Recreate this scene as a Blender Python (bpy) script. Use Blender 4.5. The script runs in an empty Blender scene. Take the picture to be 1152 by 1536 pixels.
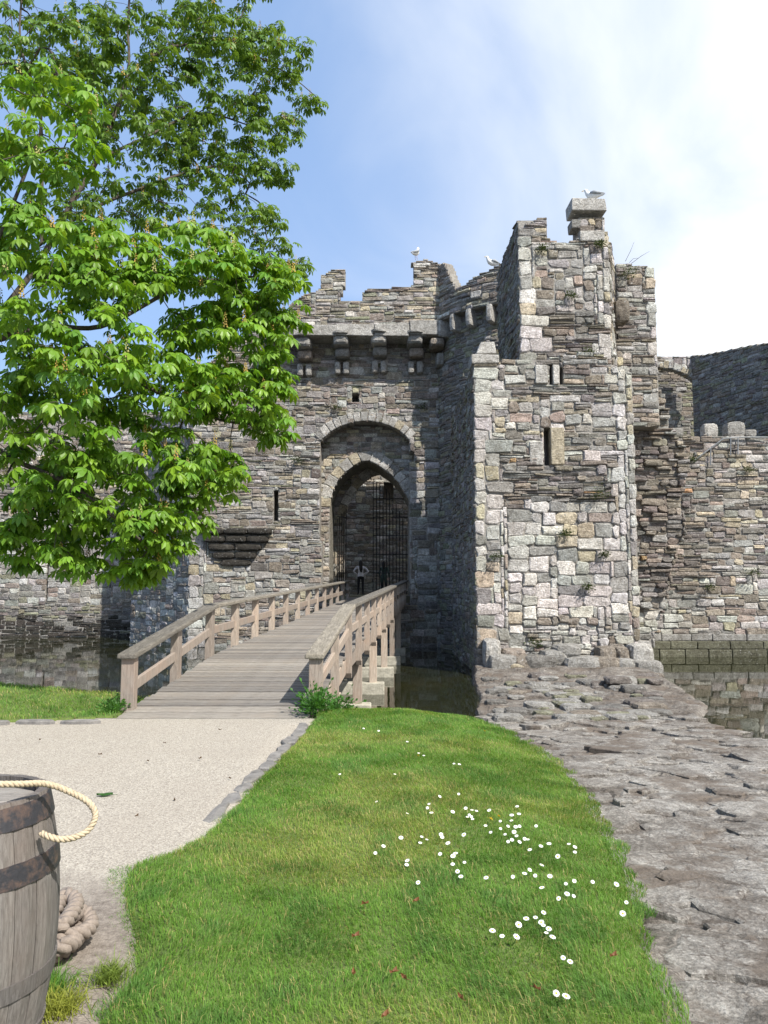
import bpy, bmesh, math, random
import numpy as np
from mathutils import Vector, Matrix
R = math.radians
rng = np.random.default_rng(7)
random.seed(7)
C = bpy.context.scene.collection
S = bpy.context.scene

# ------------------------------------------------------------------ camera
F, CX, CY, EYE = 1154.0, 576.0, 768.0, 2.8          # photo pixels; eye 2.8 m above the water (z = 0)
PITCH = math.atan(112 / F)
cd = bpy.data.cameras.new("camera"); cam = bpy.data.objects.new("camera", cd); C.objects.link(cam)
cd.sensor_fit = 'VERTICAL'; cd.sensor_height = 36.0; cd.lens = 36.0 * F / 1536.0
cd.clip_start = 0.05; cd.clip_end = 3000
cam.location = (0, 0, EYE); cam.rotation_euler = (math.pi / 2 + PITCH, 0, 0)
S.camera = cam

# ------------------------------------------------------------------ light
SUN_EL, SUN_AZ = R(48), R(140)                       # azimuth clockwise from +Y: over the right shoulder
w = bpy.data.worlds.new("World"); S.world = w; w.use_nodes = True
nt = w.node_tree; nt.nodes.clear()
def wn(t, **k):
    n = nt.nodes.new(t)
    for a, b in k.items(): setattr(n, a, b)
    return n
wout = wn('ShaderNodeOutputWorld'); bg = wn('ShaderNodeBackground')
sky = wn('ShaderNodeTexSky', sky_type='NISHITA', sun_disc=False, sun_elevation=SUN_EL, sun_rotation=SUN_AZ,
         air_density=1.0, dust_density=1.2, ozone_density=2.2)
tc = wn('ShaderNodeTexCoord')
sep = wn('ShaderNodeSeparateXYZ'); nt.links.new(tc.outputs['Generated'], sep.inputs[0])
addz = wn('ShaderNodeMath', operation='ADD'); addz.inputs[1].default_value = 0.35
nt.links.new(sep.outputs['Z'], addz.inputs[0])
comb = wn('ShaderNodeCombineXYZ')
for ax in ('X', 'Y'):
    dv_ = wn('ShaderNodeMath', operation='DIVIDE')
    nt.links.new(sep.outputs[ax], dv_.inputs[0]); nt.links.new(addz.outputs[0], dv_.inputs[1])
    nt.links.new(dv_.outputs[0], comb.inputs[ax])
cn = wn('ShaderNodeTexNoise'); cn.inputs['Scale'].default_value = 1.7; cn.inputs['Detail'].default_value = 7
cn.inputs['Roughness'].default_value = 0.52; cn.inputs['Distortion'].default_value = 0.6
nt.links.new(comb.outputs[0], cn.inputs['Vector'])
cov = wn('ShaderNodeMath', operation='MULTIPLY_ADD')      # a bank of thin cloud over the east (+X)
nt.links.new(sep.outputs['X'], cov.inputs[0]); cov.inputs[1].default_value = 1.0; cov.inputs[2].default_value = -0.10
fac = wn('ShaderNodeMath', operation='ADD')
nt.links.new(cn.outputs['Fac'], fac.inputs[0]); nt.links.new(cov.outputs[0], fac.inputs[1])
cr = wn('ShaderNodeMapRange', interpolation_type='SMOOTHSTEP'); cr.inputs['From Min'].default_value = 0.30; cr.inputs['From Max'].default_value = 0.86
nt.links.new(fac.outputs[0], cr.inputs['Value'])
hz = wn('ShaderNodeMix', data_type='RGBA'); hz.inputs['Factor'].default_value = 0.62      # thin high haze
nt.links.new(sky.outputs[0], hz.inputs['A']); hz.inputs['B'].default_value = (2.0, 3.0, 4.9, 1)
mx = wn('ShaderNodeMix', data_type='RGBA')
nt.links.new(cr.outputs[0], mx.inputs['Factor']); nt.links.new(hz.outputs['Result'], mx.inputs['A'])
mx.inputs['B'].default_value = (5.6, 5.75, 5.9, 1)
nt.links.new(mx.outputs['Result'], bg.inputs['Color']); bg.inputs['Strength'].default_value = 0.15
nt.links.new(bg.outputs[0], wout.inputs[0])
sd = bpy.data.lights.new("sun", 'SUN'); so = bpy.data.objects.new("sun", sd); C.objects.link(so)
sd.energy = 5.0; sd.angle = R(0.5); sd.color = (1.0, 0.95, 0.87)
SDIR = Vector((math.cos(SUN_EL) * math.sin(SUN_AZ), math.cos(SUN_EL) * math.cos(SUN_AZ), math.sin(SUN_EL)))
so.rotation_euler = SDIR.to_track_quat('Z', 'Y').to_euler(); so.location = (20, -20, 40)
S.view_settings.view_transform = 'Standard'; S.view_settings.look = 'None'
S.view_settings.exposure = 0.5; S.view_settings.gamma = 1.0; S.view_settings.use_curve_mapping = False
S.render.engine = 'CYCLES'
S.cycles.max_bounces = 8; S.cycles.diffuse_bounces = 3; S.cycles.glossy_bounces = 3
S.cycles.transmission_bounces = 4; S.cycles.transparent_max_bounces = 6
S.cycles.use_denoising = True

# ------------------------------------------------------------------ pixel <-> place
cp, sp = math.cos(PITCH), math.sin(PITCH)
def at(px, py, Y):
    """point seen at photo pixel (px, py) on the upright plane that lies Y metres in front"""
    a, b = (px - CX) / F, (CY - py) / F
    t = Y / (cp - sp * b)
    return np.array((a * t, Y, EYE + t * (sp + cp * b)))
def at_z(px, py, z):
    a, b = (px - CX) / F, (CY - py) / F
    t = (z - EYE) / (sp + cp * b)
    return np.array((a * t, t * (cp - sp * b), z))
def proj(P):
    P = np.asarray(P, float)
    d = P[..., 1] * cp + (P[..., 2] - EYE) * sp
    u = -P[..., 1] * sp + (P[..., 2] - EYE) * cp
    return CX + F * P[..., 0] / d, CY - F * u / d
def in_poly(px, py, poly):
    px = np.asarray(px, float); py = np.asarray(py, float)
    r = np.zeros(px.shape, bool); n = len(poly)
    for i in range(n):
        x0, y0 = poly[i]; x1, y1 = poly[(i + 1) % n]
        if y0 == y1: continue
        c = ((y0 > py) != (y1 > py)) & (px < (x1 - x0) * (py - y0) / (y1 - y0) + x0)
        r ^= c
    return r
def hash2(ix, iy, s=0):
    h = (ix.astype(np.int64) * 374761393 + iy.astype(np.int64) * 668265263 + s * 974634557) & 0xffffffff
    h = ((h ^ (h >> 13)) * 1274126177) & 0xffffffff
    return ((h ^ (h >> 16)) & 0xffff) / 65535.0
def vnoise(x, y, s=0):
    x = np.asarray(x, float); y = np.asarray(y, float)
    ix, iy = np.floor(x), np.floor(y); fx, fy = x - ix, y - iy
    fx = fx * fx * (3 - 2 * fx); fy = fy * fy * (3 - 2 * fy)
    a, b = hash2(ix, iy, s), hash2(ix + 1, iy, s); c, d = hash2(ix, iy + 1, s), hash2(ix + 1, iy + 1, s)
    return (a * (1 - fx) + b * fx) * (1 - fy) + (c * (1 - fx) + d * fx) * fy
def fbm(x, y, o=4, s=0):
    v = 0; amp = 0.5
    for k in range(o):
        v = v + amp * vnoise(x * 2 ** k, y * 2 ** k, s + k); amp *= 0.5
    return v
def sstep(a, b, x):
    t = np.clip((np.asarray(x, float) - a) / (b - a), 0, 1); return t * t * (3 - 2 * t)

# ------------------------------------------------------------------ object helpers
def setp(o, label=None, cat=None, group=None, kind=None):
    if label: o['label'] = label
    if cat: o['category'] = cat
    if group: o['group'] = group
    if kind: o['kind'] = kind
    return o
def empty(name, loc, label, cat, group=None):
    o = bpy.data.objects.new(name, None); C.objects.link(o); o.location = loc
    o.empty_display_size = 0.2
    return setp(o, label, cat, group)
def link(name, me, parent=None, loc=None):
    o = bpy.data.objects.new(name, me); C.objects.link(o)
    if parent is not None:
        o.parent = parent
        o.matrix_parent_inverse = Matrix.Translation(-Vector(parent_world(parent)))
    if loc is not None: o.location = loc
    return o
def parent_world(p):
    return p.location if p.parent is None else p.location      # children keep world-space locations
def fastmesh(name, verts, loops, starts, totals, cols=None, mats=(), midx=None, smooth=False):
    me = bpy.data.meshes.new(name)
    verts = np.ascontiguousarray(verts, np.float32).reshape(-1, 3)
    me.vertices.add(len(verts)); me.vertices.foreach_set('co', verts.ravel())
    me.loops.add(len(loops)); me.loops.foreach_set('vertex_index', np.asarray(loops, np.int32))
    me.polygons.add(len(starts)); me.polygons.foreach_set('loop_start', np.asarray(starts, np.int32))
    try: me.polygons.foreach_set('loop_total', np.asarray(totals, np.int32))
    except Exception: pass
    if midx is not None: me.polygons.foreach_set('material_index', np.asarray(midx, np.int32))
    me.polygons.foreach_set('use_smooth', np.full(len(starts), smooth, bool))
    me.update(calc_edges=True)
    if cols is not None:
        at_ = me.attributes.new('col', 'FLOAT_COLOR', 'POINT')
        c = np.ones((len(verts), 4), np.float32); c[:, :3] = cols
        at_.data.foreach_set('color', c.ravel())
    for m in mats: me.materials.append(m)
    return me
def polymesh(name, verts, faces, cols=None, mats=(), midx=None, smooth=False):
    loops = [i for f in faces for i in f]; tot = [len(f) for f in faces]
    st = np.concatenate(([0], np.cumsum(tot)[:-1])) if tot else []
    return fastmesh(name, np.array(verts, float), loops, st, tot, cols, mats, midx, smooth)
class MB:
    """collects shapes that make up ONE part"""
    def __init__(s): s.v = []; s.f = []; s.m = []
    def add(s, vs, fs, m=0):
        o = len(s.v); s.v += [tuple(map(float, p)) for p in vs]; s.f += [tuple(i + o for i in f) for f in fs]; s.m += [m] * len(fs)
    def box(s, a, b, m=0, M=None):
        vs = [(x, y, z) for x in (a[0], b[0]) for y in (a[1], b[1]) for z in (a[2], b[2])]
        if M is not None: vs = [tuple(M @ Vector(p)) for p in vs]
        s.add(vs, [(0, 1, 3, 2), (4, 6, 7, 5), (0, 4, 5, 1), (2, 3, 7, 6), (0, 2, 6, 4), (1, 5, 7, 3)], m)
    def hexa(s, ps, m=0):     # bottom 4 then top 4 (ccw from above)
        s.add(ps, [(3, 2, 1, 0), (4, 5, 6, 7), (0, 1, 5, 4), (1, 2, 6, 5), (2, 3, 7, 6), (3, 0, 4, 7)], m)
    def tube(s, pts, rad, n=8, m=0, cap=True, closed=False):
        pts = [np.array(p, float) for p in pts]; k = len(pts)
        rad = [rad] * k if np.isscalar(rad) else rad
        up = np.array((0.13, 0.21, 0.97)); vs = []
        for i, p in enumerate(pts):
            d = (pts[(i + 1) % k] if (i < k - 1 or closed) else p) - (pts[i - 1] if (i > 0 or closed) else p)
            d = d / (np.linalg.norm(d) + 1e-9)
            a = np.cross(up, d); a /= (np.linalg.norm(a) + 1e-9); b = np.cross(d, a)
            for j in range(n):
                t = 2 * math.pi * j / n; vs.append(p + rad[i] * (math.cos(t) * a + math.sin(t) * b))
        fs = []
        for i in range(k if closed else k - 1):
            for j in range(n):
                i2 = (i + 1) % k
                fs.append((i * n + j, i * n + (j + 1) % n, i2 * n + (j + 1) % n, i2 * n + j))
        if cap and not closed: fs += [tuple(range(n - 1, -1, -1)), tuple((k - 1) * n + j for j in range(n))]
        s.add(vs, fs, m)
    def lathe(s, prof, c, n=24, m=0):
        vs = []; fs = []
        for r, z in prof:
            for j in range(n):
                t = 2 * math.pi * j / n; vs.append((c[0] + r * math.cos(t), c[1] + r * math.sin(t), c[2] + z))
        for i in range(len(prof) - 1):
            for j in range(n): fs.append((i * n + j, i * n + (j + 1) % n, (i + 1) * n + (j + 1) % n, (i + 1) * n + j))
        s.add(vs, fs, m)
    def build(s, name, mats, parent=None, smooth=False, bevel=0, cols=None, center=True):
        v = np.array(s.v, float)
        loc = v.mean(0) if center else np.zeros(3)
        mats = mats if isinstance(mats, (list, tuple)) else [mats]
        me = polymesh(name, v - loc, s.f, None if cols is None else np.tile(cols, (len(v), 1)), mats, s.m, smooth)
        o = link(name, me, parent, tuple(loc))
        if bevel:
            b = o.modifiers.new('bevel', 'BEVEL'); b.width = bevel; b.segments = 2; b.limit_method = 'ANGLE'
        return o

# ------------------------------------------------------------------ materials
def mat(name):
    m = bpy.data.materials.new(name); m.use_nodes = True
    n = m.node_tree; b = n.nodes['Principled BSDF']
    return m, n, b
def nd(n, t, **k):
    x = n.nodes.new(t)
    for a, v in k.items(): setattr(x, a, v)
    return x
def noise(n, vec, scale, detail=6, rough=0.6, dist=0):
    x = nd(n, 'ShaderNodeTexNoise'); x.inputs['Scale'].default_value = scale; x.inputs['Detail'].default_value = detail
    x.inputs['Roughness'].default_value = rough; x.inputs['Distortion'].default_value = dist
    if vec is not None: n.links.new(vec, x.inputs['Vector'])
    return x.outputs['Fac']
def ramp(n, val, a, b, lo=0.0, hi=1.0):
    x = nd(n, 'ShaderNodeMapRange'); x.inputs['From Min'].default_value = a; x.inputs['From Max'].default_value = b
    x.inputs['To Min'].default_value = lo; x.inputs['To Max'].default_value = hi
    n.links.new(val, x.inputs['Value']); return x.outputs[0]
def mixc(n, fac, a, b, mode='MIX'):
    x = nd(n, 'ShaderNodeMix', data_type='RGBA', blend_type=mode)
    for k, v in (('Factor', fac), ('A', a), ('B', b)):
        if isinstance(v, (tuple, list)): x.inputs[k].default_value = (*v, 1) if len(v) == 3 else v
        elif isinstance(v, (int, float)): x.inputs[k].default_value = v
        else: n.links.new(v, x.inputs[k])
    return x.outputs['Result']
def bump(n, b, h, strength, dist):
    x = nd(n, 'ShaderNodeBump'); x.inputs['Strength'].default_value = strength; x.inputs['Distance'].default_value = dist
    n.links.new(h, x.inputs['Height']); n.links.new(x.outputs[0], b.inputs['Normal'])
def pos(n): return nd(n, 'ShaderNodeNewGeometry').outputs['Position']
def stretch(n, vec, sc):
    x = nd(n, 'ShaderNodeMapping'); x.inputs['Scale'].default_value = sc; n.links.new(vec, x.inputs['Vector']); return x.outputs[0]
def colattr(n): return nd(n, 'ShaderNodeAttribute', attribute_name='col').outputs['Color']

def m_stone():
    m, n, b = mat('stone'); p = pos(n); c = colattr(n)
    n1 = noise(n, p, 4.0, 9, 0.72); n2 = noise(n, p, 17.0, 8, 0.75); n4 = noise(n, p, 55.0, 5, 0.7); n3 = noise(n, p, 0.9, 5, 0.65)
    c = mixc(n, 1.0, c, mixc(n, ramp(n, n1, .34, .66), (.64, .62, .60), (1.30, 1.30, 1.30)), 'MULTIPLY')
    c = mixc(n, 1.0, c, mixc(n, ramp(n, n2, .36, .64), (.60, .58, .55), (1.34, 1.34, 1.34)), 'MULTIPLY')
    c = mixc(n, 0.6, c, mixc(n, ramp(n, n4, .36, .62), (.58, .57, .55), (1.28, 1.28, 1.28)), 'MULTIPLY')
    c = mixc(n, ramp(n, n3, .54, .72, 0, .45), c, (.15, .135, .115))                      # brown weathering
    lich = noise(n, p, 10.0, 6, .65)
    c = mixc(n, ramp(n, lich, .60, .68, 0, .6), c, (.56, .555, .53))                      # pale lichen and lime
    pit = noise(n, p, 30.0, 4, .6)
    c = mixc(n, ramp(n, pit, .66, .74, 0, .6), c, (.055, .05, .043))                      # pits
    n.links.new(c, b.inputs['Base Color']); b.inputs['Roughness'].default_value = .95; b.inputs['Specular IOR Level'].default_value = .15
    strata = noise(n, stretch(n, p, (3, 3, 26)), 2.0, 6, .65)
    ad = nd(n, 'ShaderNodeMath', operation='MULTIPLY_ADD'); n.links.new(n2, ad.inputs[0]); ad.inputs[1].default_value = .7; n.links.new(n1, ad.inputs[2])
    ad2 = nd(n, 'ShaderNodeMath', operation='MULTIPLY_ADD'); n.links.new(strata, ad2.inputs[0]); ad2.inputs[1].default_value = .6; n.links.new(ad.outputs[0], ad2.inputs[2])
    bump(n, b, ad2.outputs[0], 1.0, .085); return m
def m_mortar():
    m, n, b = mat('mortar'); p = pos(n)
    n1 = noise(n, p, 9.0, 8, .7); n2 = noise(n, p, 1.3, 4, .6)
    c = mixc(n, ramp(n, n1, .3, .7), (.20, .185, .165), (.42, .40, .365)); c = mixc(n, ramp(n, n2, .45, .7, 0, .7), c, (.17, .15, .13))
    n.links.new(c, b.inputs['Base Color']); b.inputs['Roughness'].default_value = .97; b.inputs['Specular IOR Level'].default_value = .1
    bump(n, b, n1, 1.0, .06); return m
def m_wood(name, base, dark, warm, sc=(1, 1, 1), amt=.8):
    m, n, b = mat(name); tcn = nd(n, 'ShaderNodeTexCoord').outputs['Object']; p = pos(n)
    oi = nd(n, 'ShaderNodeObjectInfo').outputs['Random']
    g = noise(n, stretch(n, tcn, sc), 9.0, 8, .7, .4); g2 = noise(n, p, 2.2, 4, .6); g3 = noise(n, p, 34, 4, .6)
    c = mixc(n, ramp(n, g, .32, .68), dark, base)
    c = mixc(n, ramp(n, g2, .48, .72, 0, .75), c, warm)
    c = mixc(n, ramp(n, g3, .62, .72, 0, .5), c, dark)
    c = mixc(n, 1.0, c, mixc(n, oi, (.70, .70, .71), (1.20, 1.18, 1.14)), 'MULTIPLY')
    n.links.new(c, b.inputs['Base Color']); b.inputs['Roughness'].default_value = .85; b.inputs['Specular IOR Level'].default_value = .25
    bump(n, b, g, amt, .012); return m
def m_simple(name, col, rough=.8, bs=None, bd=.01, var=.25, metal=0, vs=8.0, spec=.3):
    m, n, b = mat(name); p = pos(n)
    n1 = noise(n, p, vs, 6, .65)
    c = mixc(n, 1.0, col, mixc(n, ramp(n, n1, .3, .7), (1 - var,) * 3, (1 + var,) * 3), 'MULTIPLY')
    n.links.new(c, b.inputs['Base Color']); b.inputs['Roughness'].default_value = rough; b.inputs['Metallic'].default_value = metal
    b.inputs['Specular IOR Level'].default_value = spec
    if bs: bump(n, b, noise(n, p, bs, 5, .65), .9, bd)
    return m
def m_leafy(name, trans=.45, rough=.5, gain=(1, 1, 1)):
    m, n, b = mat(name); c = colattr(n); out = n.nodes['Material Output']
    oi = nd(n, 'ShaderNodeNewGeometry').outputs['Random Per Island']
    c = mixc(n, 1.0, c, mixc(n, oi, (.78, .80, .75), (1.22, 1.18, 1.2)), 'MULTIPLY')
    n.links.new(c, b.inputs['Base Color']); b.inputs['Roughness'].default_value = rough; b.inputs['Specular IOR Level'].default_value = .35
    t = nd(n, 'ShaderNodeBsdfTranslucent'); n.links.new(mixc(n, 1.0, c, gain, 'MULTIPLY'), t.inputs['Color'])
    ms = nd(n, 'ShaderNodeMixShader'); ms.inputs[0].default_value = trans
    n.links.new(b.outputs[0], ms.inputs[1]); n.links.new(t.outputs[0], ms.inputs[2]); n.links.new(ms.outputs[0], out.inputs['Surface'])
    return m
M = {}
M['stone'] = m_stone(); M['mortar'] = m_mortar()
M['deck'] = m_wood('deck_wood', (.29, .27, .245), (.15, .135, .12), (.235, .205, .175), (.5, 4, 4))
M['rail'] = m_wood('rail_wood', (.30, .275, .235), (.09, .08, .066), (.17, .155, .125), (3.5, .3, 3.5), 1.0)
M['post'] = m_wood('post_wood', (.46, .395, .335), (.25, .205, .17), (.40, .30, .235), (4, 4, .5))
M['concrete'] = m_simple('concrete', (.36, .34, .28), .9, 14, .02, .3)
M['iron'] = m_simple('iron', (.02, .02, .021), .6, 20, .004, .4, .4)
M['steel'] = m_simple('galvanised_rail', (.30, .31, .31), .5, None, .01, .2, .7)
M['leaf'] = m_leafy('chestnut_leaf', .38, .42, (1.55, 1.35, .5))
M['blade'] = m_leafy('grass_blade', .35, .55, (1.3, 1.25, .6))

# ------------------------------------------------------------------ ground, water
BANK = [(-1.02, 9.57), (-1.15, 7.5), (-1.25, 6.13), (-1.33, 5.3), (-1.42, 4.95), (-1.6, 4.78), (-1.52, 4.4), (-1.33, 3.92), (-1.12, 3.55),
        (-1.17, 3.27), (-1.12, 3.0), (-1.0, 2.5), (-.9, 1.0), (.8, 1.0), (.98, 2.2), (1.16, 3.17), (1.33, 4.0), (1.55, 4.95), (1.67, 5.9),
        (1.75, 6.6), (1.84, 7.7), (1.80, 9.0), (1.5, 10.6), (.95, 11.6), (.1, 12.0), (-.75, 11.7), (-.9, 10.6)]
BLX, BLY = zip(*sorted([(p[0], p[1]) for p in BANK[:13]], key=lambda p: p[1]))
def zb(Y): return 1.19 - 0.0135 * np.asarray(Y, float)
def z_bank(X, Y):
    X = np.asarray(X, float); Y = np.asarray(Y, float)
    z = zb(Y) + .045 - .16 * sstep(.5, 2.0, X + .10 * np.maximum(Y - 8, 0)) - .22 * sstep(10.9, 12.1, Y)
    xl = np.interp(Y, BLY, BLX)
    return z + .05 * (fbm(X * .9, Y * .9, 3, 5) - .45) - .085 * (1 - sstep(.02, .22, X - xl)) * (Y < 10.4)
def z_left(X, Y):
    X = np.asarray(X, float); Y = np.asarray(Y, float)
    t = sstep(10.0, 12.4, Y)
    return zb(Y) + .02 + .085 * np.clip(-3.9 - X, 0, 5) * t - 1.6 * sstep(12.6, 14.2, Y + .25 * (X + 6) * (X < -6)) * (X > -12) + .05 * (fbm(X, Y, 3, 9) - .45)
LEFT = [(-3.68, 10.55), (-4.6, 10.2), (-6.5, 10.05), (-16, 9.9), (-16, 15), (-8, 15), (-5.5, 13.6), (-3.62, 12.3)]
def grid_patch(name, poly, zf, step, material, skirt=1.2, kind='structure'):
    xs = np.array([p[0] for p in poly]); ys = np.array([p[1] for p in poly])
    nx = int((xs.max() - xs.min()) / step) + 2; ny = int((ys.max() - ys.min()) / step) + 2
    gx = xs.min() + step * np.arange(nx + 1); gy = ys.min() + step * np.arange(ny + 1)
    cx, cy = np.meshgrid(gx[:-1] + step / 2, gy[:-1] + step / 2)
    inside = in_poly(cx, cy, poly)
    X, Y = np.meshgrid(gx, gy); Z = zf(X, Y)
    idx = -np.ones(X.shape, int); fs = []
    V = []
    def vid(j, i):
        if idx[j, i] < 0: idx[j, i] = len(V); V.append((X[j, i], Y[j, i], Z[j, i]))
        return idx[j, i]
    edges = {}
    for j, i in zip(*np.nonzero(inside)):
        q = (vid(j, i), vid(j, i + 1), vid(j + 1, i + 1), vid(j + 1, i)); fs.append(q)
        for k in range(4):
            e = (q[k], q[(k + 1) % 4])
            if (e[1], e[0]) in edges: del edges[(e[1], e[0])]
            else: edges[e] = 1
    low = {}
    for a, b in edges:
        for k in (a, b):
            if k not in low: low[k] = len(V); x, y, z = V[k]; V.append((x, y, z - skirt))
        fs.append((b, a, low[a], low[b]))
    me = polymesh(name, V, fs, None, [material], None, True)
    o = link(name, me); return setp(o, kind=kind)

def m_soil():
    m, n, b = mat('turf_soil'); p = pos(n); n1 = noise(n, p, 6, 6, .7); n2 = noise(n, p, 45, 4, .6)
    c = mixc(n, ramp(n, n1, .35, .65), (.09, .13, .028), (.13, .19, .035)); c = mixc(n, ramp(n, n2, .5, .7, 0, .6), c, (.06, .05, .02))
    n.links.new(c, b.inputs['Base Color']); b.inputs['Roughness'].default_value = .95; bump(n, b, n2, 1, .02); return m
M['soil'] = m_soil()
def m_path():
    m, n, b = mat('gravel_path'); p = pos(n)
    v = nd(n, 'ShaderNodeTexVoronoi'); v.inputs['Scale'].default_value = 95; n.links.new(p, v.inputs['Vector'])
    n1 = noise(n, p, 1.0, 5, .6); n2 = noise(n, p, 60, 4, .6)
    g = nd(n, 'ShaderNodeRGBToBW'); n.links.new(v.outputs['Color'], g.inputs[0])
    c = mixc(n, ramp(n, g.outputs[0], .15, .85), (.24, .212, .18), (.47, .43, .365))
    c = mixc(n, ramp(n, n2, .6, .75, 0, .6), c, (.22, .19, .16))
    c = mixc(n, ramp(n, n1, .4, .75, 0, .35), c, (.31, .27, .225))
    # bare trodden earth beside the barrel
    sx = nd(n, 'ShaderNodeSeparateXYZ'); n.links.new(p, sx.inputs[0])
    wv = nd(n, 'ShaderNodeMath', operation='MULTIPLY_ADD'); n.links.new(noise(n, p, 3.2, 5, .6), wv.inputs[0]); wv.inputs[1].default_value = 1.3
    n.links.new(sx.outputs['Y'], wv.inputs[2])
    e = ramp(n, wv.outputs[0], 4.95, 5.45, 1, 0)
    earth = mixc(n, ramp(n, noise(n, p, 22, 7, .75), .35, .65), (.135, .113, .095), (.28, .245, .21))
    c = mixc(n, e, c, earth)
    n.links.new(c, b.inputs['Base Color']); b.inputs['Roughness'].default_value = .95; b.inputs['Specular IOR Level'].default_value = .2
    ad = nd(n, 'ShaderNodeMath', operation='MULTIPLY_ADD'); n.links.new(v.outputs['Distance'], ad.inputs[0]); ad.inputs[1].default_value = 1.0; n.links.new(n2, ad.inputs[2])
    bump(n, b, ad.outputs[0], .7, .006); return m
M['path'] = m_path()
# path: one sheet from behind the camera to the foot of the bridge
gx = np.linspace(-18, 1.0, 96); gy = np.concatenate((np.linspace(-6, 2, 12), np.linspace(2.1, 10.62, 90)))
PX, PY = np.meshgrid(gx, gy)
PZ = zb(PY) + .012 * (fbm(PX * 1.5, PY * 1.5, 3, 2) - .45)
PZ -= .12 * sstep(-1.15, -.85, PX) * (PY < 10) + .6 * sstep(-.85, -.3, PX); PZ[-1] -= .9
V = np.stack((PX, PY, PZ), -1).reshape(-1, 3); nx = len(gx)
fs = [(j * nx + i, j * nx + i + 1, (j + 1) * nx + i + 1, (j + 1) * nx + i) for j in range(len(gy) - 1) for i in range(nx - 1)]
path = link('path', polymesh('path', V, fs, None, [M['path']], None, True)); setp(path, kind='structure')
SOIL = [(x - .10 if x > .9 else x, y - (.06 if y > 11 else 0)) for x, y in BANK]
grid_patch('grass_bank', SOIL, z_bank, .07, M['soil'])
grid_patch('grass_verge', LEFT, z_left, .09, M['soil'])
# bed of the moat and the land beyond, to the horizon
MB_ = MB(); MB_.add([(-1500, -60, -1.4), (1500, -60, -1.4), (1500, 2500, -1.4), (-1500, 2500, -1.4)], [(0, 1, 2, 3)])
setp(MB_.build('ground', m_simple('moat_bed', (.07, .06, .035), .95), center=False), kind='structure')
b_ = MB(); b_.add([(-900, 62, 1.6), (900, 62, 1.6), (900, 2500, 1.6), (-900, 2500, 1.6), (-900, 62, -1.4), (900, 62, -1.4)], [(0, 1, 2, 3), (4, 5, 1, 0)])
setp(b_.build('castle_ground', m_simple('far_grass', (.07, .10, .03), .95), center=False), kind='structure')
def m_water():
    m, n, b = mat('moat_water'); p = pos(n)
    n1 = noise(n, stretch(n, p, (1, .5, 1)), 2.6, 3, .5); n2 = noise(n, p, .35, 3, .5)
    n.links.new(mixc(n, ramp(n, n2, .3, .7), (.010, .013, .006), (.024, .024, .009)), b.inputs['Base Color'])
    b.inputs['Roughness'].default_value = .025; b.inputs['IOR'].default_value = 1.333
    bump(n, b, n1, .10, .02); return m
MB_ = MB(); MB_.add([(-80, -3, 0), (80, -3, 0), (80, 62, 0), (-80, 62, 0)], [(0, 1, 2, 3)])
setp(MB_.build('water', m_water(), center=False), kind='structure')

# rock shore below the grass, running out to the foot of the tower
def z_shore(X, Y):
    X = np.asarray(X, float); Y = np.asarray(Y, float)
    base = np.where(Y < 14, .80 - .066 * (Y - 3.5), .107 - .004 * (Y - 14))
    base = base + .26 * sstep(20.6, 24.6, Y) * (1 - .5 * sstep(7.2, 9.2, X))
    n = fbm(X * .55 + 3, Y * .55, 4, 21)
    led = np.floor((n + .10 * fbm(X * 3, Y * 3, 3, 31)) * 11) / 11
    z = base + .26 * (led - .42) + .10 * (fbm(X * 2.2, Y * 2.2, 4, 41) - .45) + .05 * (fbm(X * 8, Y * 8, 3, 51) - .45)
    left = 1.65 + (Y - 13) * .115 + .35 * (fbm(Y * .8, X * 0 + 3, 3, 61) - .45)
    z = z - 1.5 * sstep(0, .5, left - X) * (Y > 12.2)
    rgt = np.where(Y < 15.8, 6.45 + .25 * np.maximum(13.8 - Y, 0) * 3, 6.4 + .33 * (Y - 15.8)) + .7 * (fbm(Y * .6, X * 0 + 9, 3, 71) - .45)
    rgt = np.where(Y > 21, 8.1 - .0 * Y, rgt)
    z = z - 1.2 * sstep(-.15, 1.1, X - rgt)
    return z
gx = np.linspace(.2, 12.5, 246); gy = np.concatenate((np.linspace(-1, 3, 22), np.linspace(3.04, 16, 300), np.linspace(16.05, 25.6, 150)))
SX, SY = np.meshgrid(gx, gy); SZ = z_shore(SX, SY); nx = len(gx)
V = np.stack((SX, SY, SZ), -1).reshape(-1, 3)
jj, ii = np.meshgrid(np.arange(len(gy) - 1), np.arange(nx - 1), indexing='ij'); a = (jj * nx + ii).ravel()
lp = np.stack((a, a + 1, a + nx + 1, a + nx), -1).ravel()
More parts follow.
